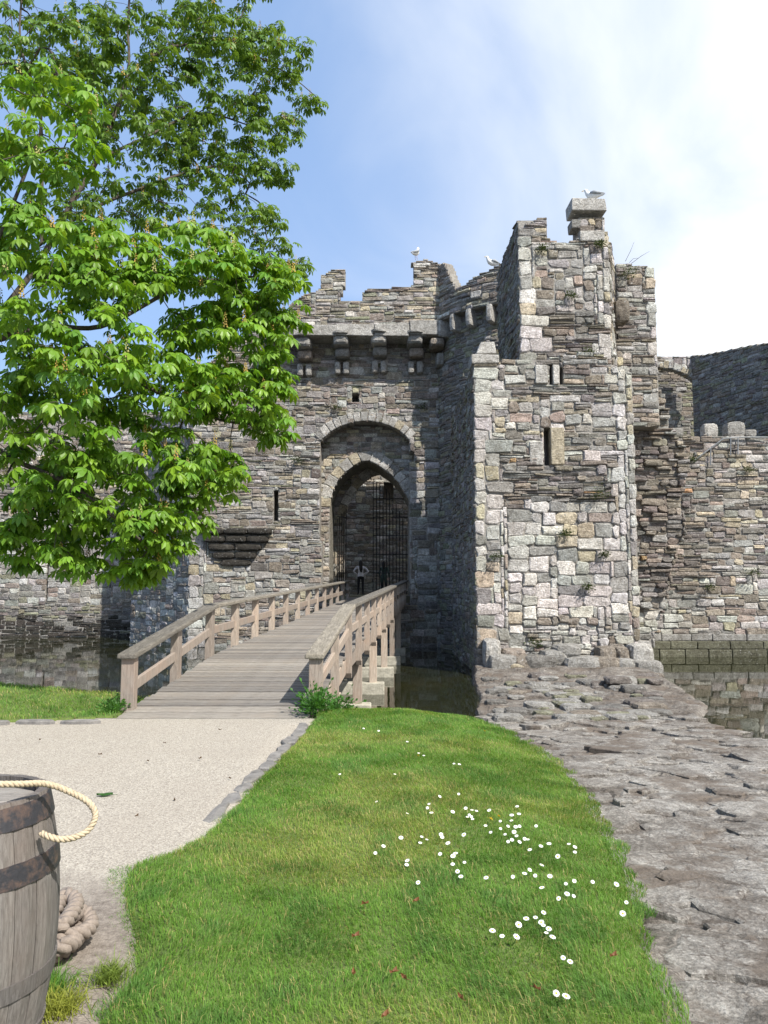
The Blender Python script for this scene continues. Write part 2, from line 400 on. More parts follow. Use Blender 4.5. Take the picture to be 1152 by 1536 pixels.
def m_rock(name='shore_rock', cols=((.085, .07, .058), (.245, .23, .21))):
    m, n, b = mat(name); p = pos(n)
    n1 = noise(n, p, 1.6, 9, .7, .3); n2 = noise(n, p, 11, 7, .7); n3 = noise(n, p, 1.1, 6, .65); n4 = noise(n, p, 48, 5, .7)
    c = mixc(n, ramp(n, n1, .36, .62), cols[0], cols[1])
    c = mixc(n, .85, c, mixc(n, ramp(n, n2, .32, .66), (.45, .43, .41), (1.35, 1.34, 1.32)), 'MULTIPLY')
    c = mixc(n, .8, c, mixc(n, ramp(n, n4, .36, .62), (.5, .48, .46), (1.3, 1.3, 1.3)), 'MULTIPLY')
    c = mixc(n, ramp(n, n3, .50, .60, 0, .8), c, (.12, .095, .075))
    v = nd(n, 'ShaderNodeTexVoronoi', feature='DISTANCE_TO_EDGE'); v.inputs['Scale'].default_value = 2.1
    dv = nd(n, 'ShaderNodeVectorMath', operation='ADD'); n.links.new(stretch(n, p, (1, .75, 1)), dv.inputs[0])
    nn = nd(n, 'ShaderNodeTexNoise'); nn.inputs['Scale'].default_value = 2.4; nn.inputs['Detail'].default_value = 5; n.links.new(p, nn.inputs['Vector'])
    n.links.new(nn.outputs['Color'], dv.inputs[1]); n.links.new(dv.outputs[0], v.inputs['Vector'])
    crack = ramp(n, v.outputs['Distance'], .0, .035, 1, 0)
    c = mixc(n, nd_mul(n, crack, ramp(n, n2, .4, .6)), c, (.07, .055, .045))
    n.links.new(c, b.inputs['Base Color']); b.inputs['Roughness'].default_value = .88; b.inputs['Specular IOR Level'].default_value = .3
    h = nd(n, 'ShaderNodeMath', operation='MULTIPLY_ADD'); n.links.new(n2, h.inputs[0]); h.inputs[1].default_value = .5; n.links.new(n1, h.inputs[2])
    bump(n, b, h.outputs[0], 1.0, .07); return m
def nd_mul(n, a, b):
    x = nd(n, 'ShaderNodeMath', operation='MULTIPLY'); n.links.new(a, x.inputs[0]); n.links.new(b, x.inputs[1]); return x.outputs[0]
M['rock'] = m_rock()
shore = link('rocky_shore', fastmesh('rocky_shore', V, lp, np.arange(len(a)) * 4, np.full(len(a), 4), None, [M['rock']], None, False))
setp(shore, kind='structure')
GSX, GSY = gx, gy
def zs_fast(x, y):
    i = min(max(int(np.searchsorted(GSX, x)), 0), len(GSX) - 1); j = min(max(int(np.searchsorted(GSY, y)), 0), len(GSY) - 1); return float(SZ[j, i])

# ------------------------------------------------------------------ masonry
PAL = {'pale': (.50, .49, .465), 'white': (.62, .605, .575), 'buff': (.47, .42, .32), 'grey': (.33, .325, .31), 'dgrey': (.21, .205, .195),
       'brown': (.265, .235, .20), 'purple': (.205, .185, .173), 'pink': (.39, .335, .29), 'green': (.25, .25, .185), 'black': (.055, .051, .045),
       'orange': (.46, .30, .17)}
STY = {  # (weight, rows, min cols, max cols) ; palette ; protrusion
 'rubble': ([(5, 1, 3, 9), (6, 2, 3, 8), (3, 3, 3, 6), (1, 4, 3, 6)], dict(grey=4, brown=4, dgrey=2, pale=3, pink=1, purple=2, buff=1), (.0, .05)),
 'gate':   ([(4, 1, 3, 8), (7, 2, 3, 8), (4, 3, 3, 6), (1, 4, 3, 7)], dict(grey=4, brown=5, pale=3, pink=1.6, buff=2.4, purple=1, green=1), (.0, .045)),
 'thin':   ([(5, 1, 4, 10), (6, 2, 3, 8), (1.2, 3, 3, 5)], dict(purple=5, brown=5, dgrey=3, grey=1.5, pink=.8, orange=.15), (.0, .09)),
 'torn':   ([(2.5, 1, 4, 8), (7, 2, 3, 6), (2, 3, 3, 5)], dict(purple=5, brown=6, dgrey=2, pink=1.2, grey=2, orange=.3), (.0, .26)),
 'ashlar': ([(1, 3, 5, 9), (5, 4, 4, 8), (4, 5, 4, 8), (2, 6, 4, 7)], dict(pale=6, white=5, buff=1.6, grey=1.4, pink=.5), (.01, .07)),
 'mixed':  ([(4, 1, 4, 9), (4, 2, 3, 8), (5, 3, 3, 7), (5, 4, 3, 7), (2, 5, 4, 7)], dict(pale=5, grey=4, brown=2.4, white=1.5, pink=1.2, buff=1.2, purple=.8), (.0, .06)),
 'quoin':  ([(1, 4, 4, 6), (4, 5, 5, 8), (3, 6, 4, 7)], dict(pale=6, grey=3, white=2, buff=1.2), (.03, .06)),
 'core':   ([(5, 1, 1, 3), (4, 2, 2, 4), (1, 3, 2, 4)], dict(pale=4, grey=4, white=2, brown=2), (.0, .10)),
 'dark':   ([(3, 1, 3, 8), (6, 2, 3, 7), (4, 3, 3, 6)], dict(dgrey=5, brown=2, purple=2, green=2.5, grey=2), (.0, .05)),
 'stain':  ([(2, 1, 4, 9), (4, 2, 3, 8), (3, 3, 4, 7)], dict(black=10, dgrey=1, green=.5), (.0, .06)),
 'course': ([(1, 2, 4, 8), (5, 3, 4, 7), (4, 4, 4, 7)], dict(grey=4, dgrey=2, pale=3, brown=2, green=.8), (.0, .035)),
}
DU, DV = .115, .085
TPL = [tuple((j, (j + 1) % 8, 8 + (j + 1) % 8, 8 + j)) for j in range(8)] + [tuple((8 + j, 8 + (j + 1) % 8, 16 + (j + 1) % 8, 16 + j)) for j in range(8)] \
    + [(16 + j, 16 + (j + 1) % 8, 24) for j in range(8)]
TPL_L = np.array([i for f in TPL for i in f]); TPL_T = np.array([len(f) for f in TPL]); TPL_S = np.concatenate(([0], np.cumsum(TPL_T)[:-1]))
class Plan:
    def __init__(s, pts):
        s.p = np.array(pts, float); d = np.diff(s.p, axis=0); l = np.hypot(d[:, 0], d[:, 1])
        s.cum = np.concatenate(([0], np.cumsum(l))); s.L = s.cum[-1]; s.straight = len(pts) == 2
        dn = d / l[:, None]; s.dir = dn
        vn = np.vstack((dn[:1], (dn[:-1] + dn[1:]) / 2, dn[-1:])); vn /= np.linalg.norm(vn, axis=1)[:, None]
        s.vn = np.stack((vn[:, 1], -vn[:, 0]), -1)
    def pos(s, u, z, n):
        u = np.asarray(u, float)
        x = np.interp(u, s.cum, s.p[:, 0]); y = np.interp(u, s.cum, s.p[:, 1])
        # extrapolate a little past the ends
        lo, hi = u < 0, u > s.L
        x = x + np.where(lo, u * s.dir[0, 0], 0) + np.where(hi, (u - s.L) * s.dir[-1, 0], 0)
        y = y + np.where(lo, u * s.dir[0, 1], 0) + np.where(hi, (u - s.L) * s.dir[-1, 1], 0)
        nx = np.interp(u, s.cum, s.vn[:, 0]); ny = np.interp(u, s.cum, s.vn[:, 1])
        return np.stack((x + n * nx, y + n * ny, np.broadcast_to(z, x.shape) + 0 * x), -1)
def stone_block(plan, u0, u1, z0, z1, p, inset=.035, back=-.14, jit=.2, cut=.2):
    """a rough stone: eight-sided outline, worn edge, uneven face"""
    w_, h_ = u1 - u0, z1 - z0; m = min(w_, h_); g = random.uniform(.003, .013)
    u0 += g; u1 -= g; z0 += g; z1 -= g; c = min(cut * m, .06) * random.uniform(.5, 1.5)
    o = np.array([(u0 + c, z0), (u1 - c, z0), (u1, z0 + c), (u1, z1 - c), (u1 - c, z1), (u0 + c, z1), (u0, z1 - c), (u0, z0 + c)])
    j = min(jit * m, .06); o = o + rng.uniform(-j, j, (8, 2)) * (.75, .75)
    ra = rng.normal(0, .022); cc_ = o.mean(0); o = (o - cc_) @ np.array(((math.cos(ra), math.sin(ra)), (-math.sin(ra), math.cos(ra)))) + cc_
    ctr = o.mean(0); ins = min(inset, .28 * m)
    inn = ctr + (o - ctr) * np.maximum(1 - ins / (np.abs(o - ctr).max(0) + 1e-6), .5)
    tilt = rng.uniform(-.018, .018, 2)
    fr = p + (inn - ctr) @ (tilt / max(m, .1)) + rng.uniform(-.012, .012, 8)
    U = np.concatenate((o[:, 0], o[:, 0], inn[:, 0], ctr[:1] + rng.uniform(-.1, .1) * w_))
    Z = np.concatenate((o[:, 1], o[:, 1], inn[:, 1], ctr[1:] + rng.uniform(-.1, .1) * h_))
    N = np.concatenate((np.full(8, back), np.full(8, p - .022) + rng.uniform(-.008, .004, 8), fr, [p + rng.uniform(-.008, .022)]))
    return plan.pos(U, Z, N)
def pick_col(pal, dark=1.0):
    k = list(pal); ww = np.array([pal[x] for x in k], float)
    c = 1.12 * np.array(PAL[k[rng.choice(len(k), p=ww / ww.sum())]])
    return c * rng.uniform(.82, 1.16) * (1 + rng.uniform(-.04, .04, 3)) * dark
class Wall:
    """one building: gathers stones over several faces; the largest become parts of their own, the rest one part"""
    def __init__(s, name, loc, label, cat='castle wall', nmax=285):
        s.root = empty(name, loc, label, cat); s.st = []; s.core = MB(); s.nmax = nmax
    def face(s, plan, z0, z1, outline=None, holes=(), style='rubble', zones=(), thick=.6, back=True, shade=1.0, fn=None, core=True):
        plan = Plan(plan); nu = max(2, int(round(plan.L / DU))); du = plan.L / nu; nv = int(round((z1 - z0) / DV))
        uu = (np.arange(nu) + .5) * du; zz = z0 + (np.arange(nv) + .5) * DV
        U, Z = np.meshgrid(uu, zz); P = plan.pos(U, Z, 0.); px, py = proj(P)
        mask = np.ones(U.shape, bool)
        if outline is not None: mask &= in_poly(px + 2.0 * (vnoise(U * 2.3, Z * 2.3, 3) - .5), py, outline)
        for h in holes: mask &= ~in_poly(px, py, h)
        if fn is not None: mask &= fn(U, Z, P)
        sty = np.zeros(U.shape, int); names = [style] + [q[1] for q in zones]
        wob = 10 * (vnoise(U * 1.1, Z * 1.1, 11) - .5)
        for k, (poly, nm) in enumerate(zones):
            sty[in_poly(px + wob, py + wob, poly)] = k + 1
        s._fill(plan, mask, sty, names, du, z0, shade)
        if core:
            run = s.core
            for j in range(nv):
                i = 0
                while i < nu:
                    if not mask[j, i]: i += 1; continue
                    k = i
                    while k + 1 < nu and mask[j, k + 1] and (plan.straight or k - i < 3): k += 1
                    u0, u1 = i * du, (k + 1) * du; a, b = z0 + j * DV, z0 + (j + 1) * DV
                    q = plan.pos(np.array([u0, u1, u1, u0]), 0., -.016); r_ = plan.pos(np.array([u0, u1, u1, u0]), 0., -thick)
                    vs = [(*q[0][:2], a), (*q[1][:2], a), (*q[1][:2], b), (*q[0][:2], b), (*r_[0][:2], a), (*r_[1][:2], a), (*r_[1][:2], b), (*r_[0][:2], b)]
                    fs_ = [(0, 1, 2, 3), (5, 4, 7, 6), (0, 3, 7, 4), (1, 5, 6, 2)]
                    top = j + 1 >= nv or not mask[j + 1, i:k + 1].all(); bot = j == 0 or not mask[j - 1, i:k + 1].all()
                    if top: fs_.append((3, 2, 6, 7))
                    if bot: fs_.append((0, 4, 5, 1))
                    run.add(vs, fs_)
                    i = k + 1
    def _fill(s, plan, mask, sty, names, du, z0, shade):
        nv, nu = mask.shape; free = mask.copy(); last = {}; own = -np.ones(mask.shape, int); sid = 0
        for j in range(nv):
            i = 0
            while i < nu:
                if not free[j, i]: i += 1; continue
                k = sty[j, i]; sizes, pal, prot = STY[names[k]]
                if random.random() < .55 and last.get(k): hr, a, b = last[k]
                else:
                    ww = [q[0] for q in sizes]; q = random.choices(sizes, ww)[0]; hr, a, b = q[1:]; last[k] = (hr, a, b)
                wc = random.randint(a, b)
                w_ = 1
                while w_ < wc and i + w_ < nu and free[j, i + w_] and (sty[j, i + w_] == k or w_ > 1): w_ += 1
                if i + w_ < nu and free[j, i + w_] and (i + w_ + 1 >= nu or not free[j, i + w_ + 1]): w_ += 1
                e = i + w_                     # break the joint with the course below
                if j > 0 and e < nu and free[j, e] and own[j - 1, e - 1] != own[j - 1, e] and own[j - 1, e] >= 0 and own[j - 1, e - 1] >= 0:
                    if e + 1 < nu and free[j, e + 1] and (w_ < 3 or random.random() < .5): w_ += 2 if e + 2 < nu and free[j, e + 2] else 1
                    elif w_ > 3: w_ -= 2
                    while i + w_ > nu or not free[j, i:i + w_].all(): w_ -= 1
                h_ = 1
                while h_ < hr and j + h_ < nv and free[j + h_, i:i + w_].all(): h_ += 1
                free[j:j + h_, i:i + w_] = False; own[j:j + h_, i:i + w_] = sid; sid += 1
                u0, u1 = i * du, (i + w_) * du; a0, b0 = z0 + j * DV, z0 + (j + h_) * DV
                p = random.uniform(*prot)
                if names[k] == 'torn': p = prot[1] * random.random() ** 1.6
                s.add(stone_block(plan, u0, u1, a0, b0, p, back=-.14 if p < .12 else -.1), pick_col(pal, shade))
                i += w_
    def add(s, V25, col): s.st.append((V25, col))
    def finish(s):
        V = np.array([q[0] for q in s.st]); Cc = np.array([q[1] for q in s.st])
        px, py = proj(V[:, 8:16]); area = (px.max(1) - px.min(1)) * (py.max(1) - py.min(1))
        vis = (px.mean(1) > -40) & (px.mean(1) < 1192) & (py.mean(1) > -20) & (py.mean(1) < 1560)
        # a small patch of moss/wear pushed into each stone's tone by its place (stains under ledges are in the styles)
        order = np.argsort(-area * vis); big = order[:s.nmax]; rest = order[s.nmax:]
        core = s.core.build('wall_core', M['mortar'], s.root)
        for k in big:
            v = V[k]; loc = v.mean(0)
            me = fastmesh('stone', v - loc, TPL_L, TPL_S, TPL_T, np.tile(Cc[k], (25, 1)), [M['stone']])
            link('stone', me, s.root, tuple(loc))
        if len(rest):
            n = len(rest); off = np.repeat(np.arange(n) * 25, len(TPL_L)); lp_ = np.tile(TPL_L, n) + off
            stt = (np.arange(n)[:, None] * len(TPL_L) + TPL_S).ravel(); tt = np.tile(TPL_T, n)
            me = fastmesh('small_stones', V[rest].reshape(-1, 3), lp_, stt, tt, np.repeat(Cc[rest], 25, 0), [M['stone']])
            o = link('small_stones', me, s.root, (0, 0, 0)); o['kind'] = 'stuff'
        print(s.root.name, len(V), 'stones')
    def rock(s, name, pts8, col, seg=1, jit=.012, parent=None):
        """hexahedral dressed stone from 8 world corners, worn a little"""
        m = MB(); m.hexa(np.array(pts8) + rng.uniform(-jit, jit, (8, 3)))
        o = m.build(name, M['stone'], parent or s.root, cols=np.array(col)); b = o.modifiers.new('bevel', 'BEVEL'); b.width = .035; b.segments = 2; b.limit_method = 'ANGLE'
        return o
    def pxbox(s, name, x0, y0, x1, y1, Yf, depth, col, jit=.012, parent=None):
        a = at(x0, y1, Yf); b = at(x1, y0, Yf)
        X0, X1, Z0, Z1 = a[0], b[0], a[2], b[2]
        return s.rock(name, [(X0, Yf, Z0), (X1, Yf, Z0), (X1, Yf + depth, Z0), (X0, Yf + depth, Z0), (X0, Yf, Z1), (X1, Yf, Z1), (X1, Yf + depth, Z1), (X0, Yf + depth, Z1)], col, jit=jit, parent=parent)
    def arch(s, pts, Yf, d, n, depth=.5, proud=.04, pals=('pale', 'buff', 'pale', 'grey', 'white')):
        """voussoirs along a curve given in photo pixels on the plane Yf"""
        W = np.array([at(x, y, Yf) for x, y in pts])[:, [0, 2]]
        seg = np.hypot(*np.diff(W, axis=0).T); cum = np.concatenate(([0], np.cumsum(seg)))
        e = np.linspace(0, cum[-1], n + 1); e[1:-1] += rng.uniform(-.12, .12, n - 1) * cum[-1] / n
        def pt(t): return np.array((np.interp(t, cum, W[:, 0]), np.interp(t, cum, W[:, 1])))
        def nrm(t):
            a, b = pt(max(t - .05, 0)), pt(min(t + .05, cum[-1])); q = b - a; q /= np.linalg.norm(q); return np.array((-q[1], q[0]))
        for k in range(n):
            t0, t1 = e[k] + .012, e[k + 1] - .012; dd = d * random.uniform(.85, 1.15); f = Yf - proud - random.uniform(0, .03)
            a, b = pt(t0), pt(t1); c_, d_ = b + nrm(t1) * dd, a + nrm(t0) * dd
            q = [a, b, c_, d_]
            bt = [(p[0], f, p[1]) for p in q]; bk = [(p[0], Yf + depth, p[1]) for p in q]
            s.rock('arch_stone', [bt[0], bt[1], bk[1], bk[0], bt[3], bt[2], bk[2], bk[3]], np.array(PAL[random.choice(pals)]) * random.uniform(.8, 1.1), jit=.015)
def bez(p0, c, p1, n=8):
    t = np.linspace(0, 1, n)[:, None]; p0, c, p1 = map(np.array, (p0, c, p1))
    return [tuple(q) for q in (1 - t) ** 2 * p0 + 2 * t * (1 - t) * c + t * t * p1]
def Xp(px, Y, py=880): return at(px, py, Y)[0]
def Zp(py, Y): return at(576, py, Y)[2]

# ---- gatehouse
YG = 36.0
gate = Wall('gatehouse', (-3, 36, 0), 'ruined grey stone gatehouse with pointed arch entrance and corbelled parapet', 'gatehouse')
XL, XR = Xp(283, YG), Xp(662, YG)
outer = [(481, 905), (481, 668)] + bez((481, 662), (505, 633), (548, 631), 7) + bez((548, 631), (592, 633), (614, 660), 7) + [(614, 905)]
inner = [(494, 905), (495, 760)] + bez((495, 752), (502, 708), (549, 689), 8) + bez((549, 689), (592, 704), (614, 752), 8) + [(614, 905)]
pier_l = [(438, 905), (438, 640), (482, 640), (482, 905)]; pier_r = [(612, 905), (612, 660), (664, 660), (664, 905)]
gate.face([(XL, YG), (XR + .15, YG)], -.42, 16.0, [(276, 1030), (279, 575), (340, 520), (420, 470), (668, 470), (668, 1030)],
          holes=[outer, [(410, 736), (419, 736), (419, 782), (410, 782)], [(526, 589), (538, 589), (538, 602), (526, 602)], [(613, 678), (623, 678), (623, 692), (613, 692)]],
          shade=.86, style='gate', zones=[(pier_l, 'mixed'), (pier_r, 'mixed'), ([(290, 905), (290, 850), (500, 850), (500, 905)], 'mixed'), ([(618, 1020), (618, 760), (664, 760), (664, 1020)], 'course'),
                               ([(270, 1030), (270, 800), (312, 800), (312, 1030)], 'quoin')], thick=.95)
gate.face([(Xp(468, 36.95), 36.95), (Xp(628, 36.95), 36.95)], 2.0, 10.6, None, holes=[inner], style='gate', thick=.5)
gate.face([(Xp(480, 39.7), 39.7), (Xp(630, 39.7), 39.7)], 2.0, 10.2, None,
          holes=[[(517, 905), (517, 790)] + bez((517, 775), (527, 728), (566, 709), 8) + bez((566, 709), (598, 722), (618, 770), 8) + [(618, 905)]], style='gate', thick=.4)
gate.arch([(481, 662)] + outer[2:-1], YG, .46, 15)
gate.arch(inner[1:-1], 36.95, .52, 13)
gate.arch([(517, 775)] + bez((517, 775), (527, 728), (566, 709), 8)[1:] + bez((566, 709), (598, 722), (618, 770), 8)[1:], 39.7, .4, 11)
# vault of the passage (between the two pointed arches) and the soffit of the outer arch
def soffit(pts, Y0, Y1, name, grow=.0):
    W = [at(x, y, Y0) for x, y in pts]; m = MB()
    for k in range(len(W) - 1):
        a, b = W[k], W[k + 1]
        m.add([(a[0], Y0, a[2]), (b[0], Y0, b[2]), (b[0], Y1, b[2]), (a[0], Y1, a[2])], [(0, 1, 2, 3)])
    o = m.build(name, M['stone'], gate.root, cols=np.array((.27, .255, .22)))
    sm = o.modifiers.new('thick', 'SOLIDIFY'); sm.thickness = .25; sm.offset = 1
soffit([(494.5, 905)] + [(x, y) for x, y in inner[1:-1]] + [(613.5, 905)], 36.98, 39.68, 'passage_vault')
# parapet carried on corbels
YP = 34.85
gate.face([(Xp(428, YP), YP), (Xp(664, YP), YP)], 14.4, 18.4,
          [(426, 505), (426, 462), (455, 441), (478, 436), (483, 413), (498, 405), (517, 404), (519, 413), (514, 436), (509, 452), (543, 452), (546, 436), (560, 432), (617, 431), (622, 416), (619, 394), (640, 388), (662, 397), (666, 505)],
          style='gate', thick=.45)
for x0, x1, yy in ((440, 504, 487), (505, 560, 486), (561, 614, 486), (615, 663, 481)):
    gate.pxbox('lintel', x0, yy, x1, 501 if x0 > 600 else 503, YP - .14, 1.32, np.array(PAL['pale']) * random.uniform(.75, .95), jit=.03)
gate.pxbox('lintel', 400, 488, 439, 504, YP - .12, 1.3, PAL['grey'], jit=.03)
def lump(name, c, size, col, parent, sub=2, rough=.12, seed=0, m='stone'):
    bm = bmesh.new(); bmesh.ops.create_cube(bm, size=1.0)
    bmesh.ops.subdivide_edges(bm, edges=bm.edges[:], cuts=3, use_grid_fill=True)
    r_ = random.Random(seed + hash(name) % 97)
    ox, oy = r_.uniform(0, 50), r_.uniform(0, 50)
    for v in bm.verts:
        q = v.co.copy(); l = (abs(q.x) ** 5 + abs(q.y) ** 5 + abs(q.z) ** 5) ** .2 * 2
        q = q / max(l, 1e-6)
        nn_ = float(fbm(np.array(q.x * 2.1 + ox + q.z), np.array(q.y * 2.1 + oy - q.z * .7), 3, seed)) - .45
        q *= 1 + rough * 2.2 * nn_
        v.co = 2 * Vector((q.x * size[0], q.y * size[1], q.z * size[2]))
    me = bpy.data.meshes.new(name); bm.to_mesh(me); bm.free(); me.materials.append(M[m])
    a_ = me.attributes.new('col', 'FLOAT_COLOR', 'POINT'); a_.data.foreach_set('color', np.tile((*col, 1.), (len(me.vertices), 1)).astype(np.float32).ravel())
    o = link(name, me, parent, tuple(c)); return o
def corbel(px, top, col1, col2):
    k = 1.0 / (F / 35.5)
    def P(y, dep): return at(px, y, 36.0 - dep)
    t = lump('corbel', at(px, top + 14, 35.42), (.38, .66, .24), col1, gate.root, rough=.05, seed=int(px))
    def sub(name, c, size, col, sd):
        o = lump(name, c, size, col, gate.root, rough=.06, seed=sd); o.parent = t; o.matrix_parent_inverse = Matrix.Translation(-Vector(t.location)); return o
    sub('corbel_stone', at(px, top + 4, 35.35), (.40, .78, .09), PAL['grey'], int(px) + 1)
    sub('corbel_stone', at(px + 2, top + 31, 35.7), (.35, .44, .22), col2, int(px) + 2)
    for dx in (-6.5, 6.5): sub('corbel_stone', at(px + 1 + dx, top + 52, 35.9), (.15, .26, .30), np.array(PAL['pale']) * .8, int(px + dx) + 3)
for px, t, c1, c2 in ((456, 504, 'grey', 'pink'), (512, 501, 'grey', 'grey'), (568, 499, 'pale', 'grey'), (622, 500, 'grey', 'pink')):
    corbel(px, t, np.array(PAL[c1]) * .95, np.array(PAL[c2]) * .9)
lump('corbel', at(655, 518, 35.3), (.34, .6, .22), PAL['brown'], gate.root, seed=77); lump('corbel', at(660, 541, 35.6), (.2, .4, .30), PAL['grey'], gate.root, seed=78)
# angled face of the left-hand tower
gate.face([(-13.2, 40.4), (XL, YG)], -.42, 11.6, None, style='course', thick=.9)
# stepped, soot-black courses on the left
for k, (x0, x1, y) in enumerate(((300, 408, 797), (306, 402, 809), (312, 392, 821), (318, 384, 833), (330, 376, 844))):
    xs = np.linspace(x0, x1, 4 - k // 2)
    for q in range(len(xs) - 1):
        a = at(xs[q], y, 35.86); b = at(xs[q + 1], y, 35.86)
        lump('stained_course', ((a[0] + b[0]) / 2, 35.9 + .03 * k, a[2]), ((b[0] - a[0]) / 2 * 1.02, .34 - .04 * k, .15), PAL['black'], gate.root, rough=.06, seed=k * 7 + q)
# round tower on the right
CT, RT = np.array((7.0, 37.0)), 4.5
arc = lambda r, a0, a1, n: [(CT[0] + r * math.cos(R(t)), CT[1] + r * math.sin(R(t))) for t in np.linspace(a0, a1, n)]
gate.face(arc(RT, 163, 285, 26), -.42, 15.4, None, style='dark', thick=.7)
gate.face(arc(RT + .42, 165, 285, 26), 15.1, 19.2, [(650, 520), (650, 398), (666, 395), (684, 433), (700, 426), (712, 414), (735, 405), (750, 396), (900, 380), (900, 520)], style='rubble', thick=.5)
for t in (196, 207, 218, 229, 241):
    x, y = CT[0] + (RT + .2) * math.cos(R(t)), CT[1] + (RT + .2) * math.sin(R(t))
    o = lump('corbel', (x, y, 14.75), (.15, .34, .42), np.array(PAL['pale']) * .9, gate.root, rough=.05, seed=t); o.rotation_euler.z = R(t - 90)
m = MB()      # unseen bulk behind the gatehouse faces, put in to block light
m.box((XL + .1, 36.9, -.5), (Xp(468, 36.95), 39.9, 13.6)); m.box((Xp(628, 36.95), 37.0, -.5), (6.5, 40.5, 14.4)); m.box((Xp(468, 36.95) - .01, 37.46, 9.4), (Xp(628, 36.95) + .01, 39.9, 14.2))
m.build('wall_backing', M['mortar'], gate.root)
gate.finish()
# passage floor and yard
m = MB(); m.box((-3.2, 36.35, -1.3), (2.0, 62, 2.36)); setp(m.build('courtyard_ground', m_simple('yard_earth', (.16, .15, .10), .95, 8, .03), center=False), kind='structure')
yard = Wall('courtyard_wall', (0, 44.5, 2.4), 'shaded stone wall seen through the gate arch', 'stone wall', 120)
yard.face([(Xp(440, 44.5), 44.5), (Xp(660, 44.5), 44.5)], 2.3, 12.5, None, holes=[[(575, 724), (591, 724), (591, 748), (575, 748)]], style='rubble', thick=.6)
m = MB(); m.box((-6, 45.2, 2.3), (5, 45.6, 12)); m.build('wall_backing', M['mortar'], yard.root)  # added backing: keeps the sky out of the window hole so it stays dark
yard.finish()

# ---- spur tower
YT = 25.0
tower = Wall('stone_tower', (5.5, 27, 0), 'tall ruined stone tower rising from the rocks, with arrow slits and broken turret', 'tower')
X0, X1 = 2.98, Xp(958, YT)
tower.face([(X0, YT), (X1, YT)], -.3, 10.6, [(690, 1060), (690, 546), (752, 541), (800, 541), (838, 536), (858, 524), (905, 530), (915, 548), (951, 560), (956, 700), (963, 900), (966, 1060)],
           holes=[[(823, 546), (829, 546), (829, 576), (823, 576)], [(840, 550), (847, 550), (847, 576), (840, 576)], [(815, 640), (826, 640), (826, 698), (815, 698)]],
           style='mixed', zones=[([(690, 960), (690, 545), (739, 545), (745, 960)], 'quoin'), ([(918, 930), (918, 560), (980, 560), (980, 930)], 'quoin'),
                                 ([(742, 935), (742, 755), (920, 755), (920, 935)], 'ashlar'), ([(760, 640), (760, 590), (900, 590), (900, 640)], 'mixed'),
                                 ([(748, 760), (748, 690), (915, 700), (915, 760)], 'thin'), ([(755, 600), (755, 545), (905, 545), (905, 600)], 'rubble'),
                                 ([(775, 990), (775, 932), (940, 932), (950, 990)], 'core'), ([(845, 690), (845, 640), (920, 640), (920, 690)], 'rubble')], thick=1.2)
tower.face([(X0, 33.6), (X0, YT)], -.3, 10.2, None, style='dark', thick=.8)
for args in ((819, 638, 838 - 8, 640), ): pass
for x0, y0, x1, y1, c in ((803, 547, 822, 575, 'pale'), (830, 547, 839, 576, 'white'), (795, 662, 814, 697, 'pale'), (827, 641, 846, 697, 'buff')):
    tower.pxbox('jamb_stone', x0, y0, x1, y1, YT - .085, .4, PAL[c])
# gabled cap on the corner
tower.pxbox('coping', 707, 531, 749, 545, YT - .1, .9, PAL['pale'], jit=.02)
a, b = at(714, 530.5, YT - .05), at(746, 530.5, YT - .05); tp = at(733, 512, YT - .05)
tower.rock('coping', [(a[0], a[1], a[2]), (b[0], b[1], b[2]), (b[0], b[1] + .7, b[2]), (a[0], a[1] + .7, a[2]), (tp[0] - .28, a[1] + .05, tp[2]), (tp[0] + .18, a[1] + .05, tp[2]), (tp[0] + .18, a[1] + .6, tp[2]), (tp[0] - .28, a[1] + .6, tp[2])], PAL['pale'], jit=.03)
YU = 26.2; XU0, XU1 = Xp(779, YU, 450), Xp(915, YU, 450)
tower.face([(XU0, YU), (XU1, YU)], 9.4, 15.9, [(740, 600), (740, 346), (776, 346), (803, 329), (805, 318), (819, 317), (821, 358), (845, 366), (868, 358), (871, 318), (905, 312), (907, 345), (930, 366), (940, 600)],
           style='mixed', zones=[([(770, 545), (770, 318), (803, 318), (803, 545)], 'quoin'), ([(803, 545), (803, 470), (900, 470), (900, 545)], 'thin'), ([(893, 545), (893, 345), (925, 345), (925, 545)], 'quoin')], thick=.9)
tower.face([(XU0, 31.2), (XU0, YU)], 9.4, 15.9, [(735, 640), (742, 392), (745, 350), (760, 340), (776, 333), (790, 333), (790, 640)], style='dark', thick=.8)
XC, YC = 8.72, 28.2
tower.face([(XU1, YU), (XC, YC)], 9.0, 15.2, [(905, 600), (905, 362), (918, 364), (932, 388), (940, 600)], style='mixed', thick=.8)
tower.face([(XC, YC), (Xp(983, YC, 450), YC)], 7.8, 15.0, [(925, 640), (925, 388), (940, 396), (965, 399), (981, 402), (984, 470), (990, 560), (990, 640)], style='rubble',
           zones=[([(972, 540), (972, 398), (990, 398), (990, 540)], 'quoin')], thick=1.0)
tower.face([(X1 - .15, 28.9), (Xp(1042, 28.9, 700), 28.9)], -.3, 10.9, [(930, 1010), (930, 528), (986, 528), (984, 575), (996, 590), (1004, 640), (1024, 668), (1034, 700), (1022, 742), (1026, 800), (1008, 850), (1000, 905), (985, 935), (975, 1010)],
           style='torn', zones=[([(930, 600), (930, 528), (990, 528), (990, 600)], 'rubble'), ([(930, 1010), (930, 925), (1000, 925), (1000, 1010)], 'course')], thick=2.4)
tower.pxbox('capstone', 858, 297, 909, 315, YU - .18, .9, np.array(PAL['pale']) * .95, jit=.03)
tower.pxbox('capstone', 858, 328, 872, 341, YU - .05, .6, PAL['grey'], jit=.03)
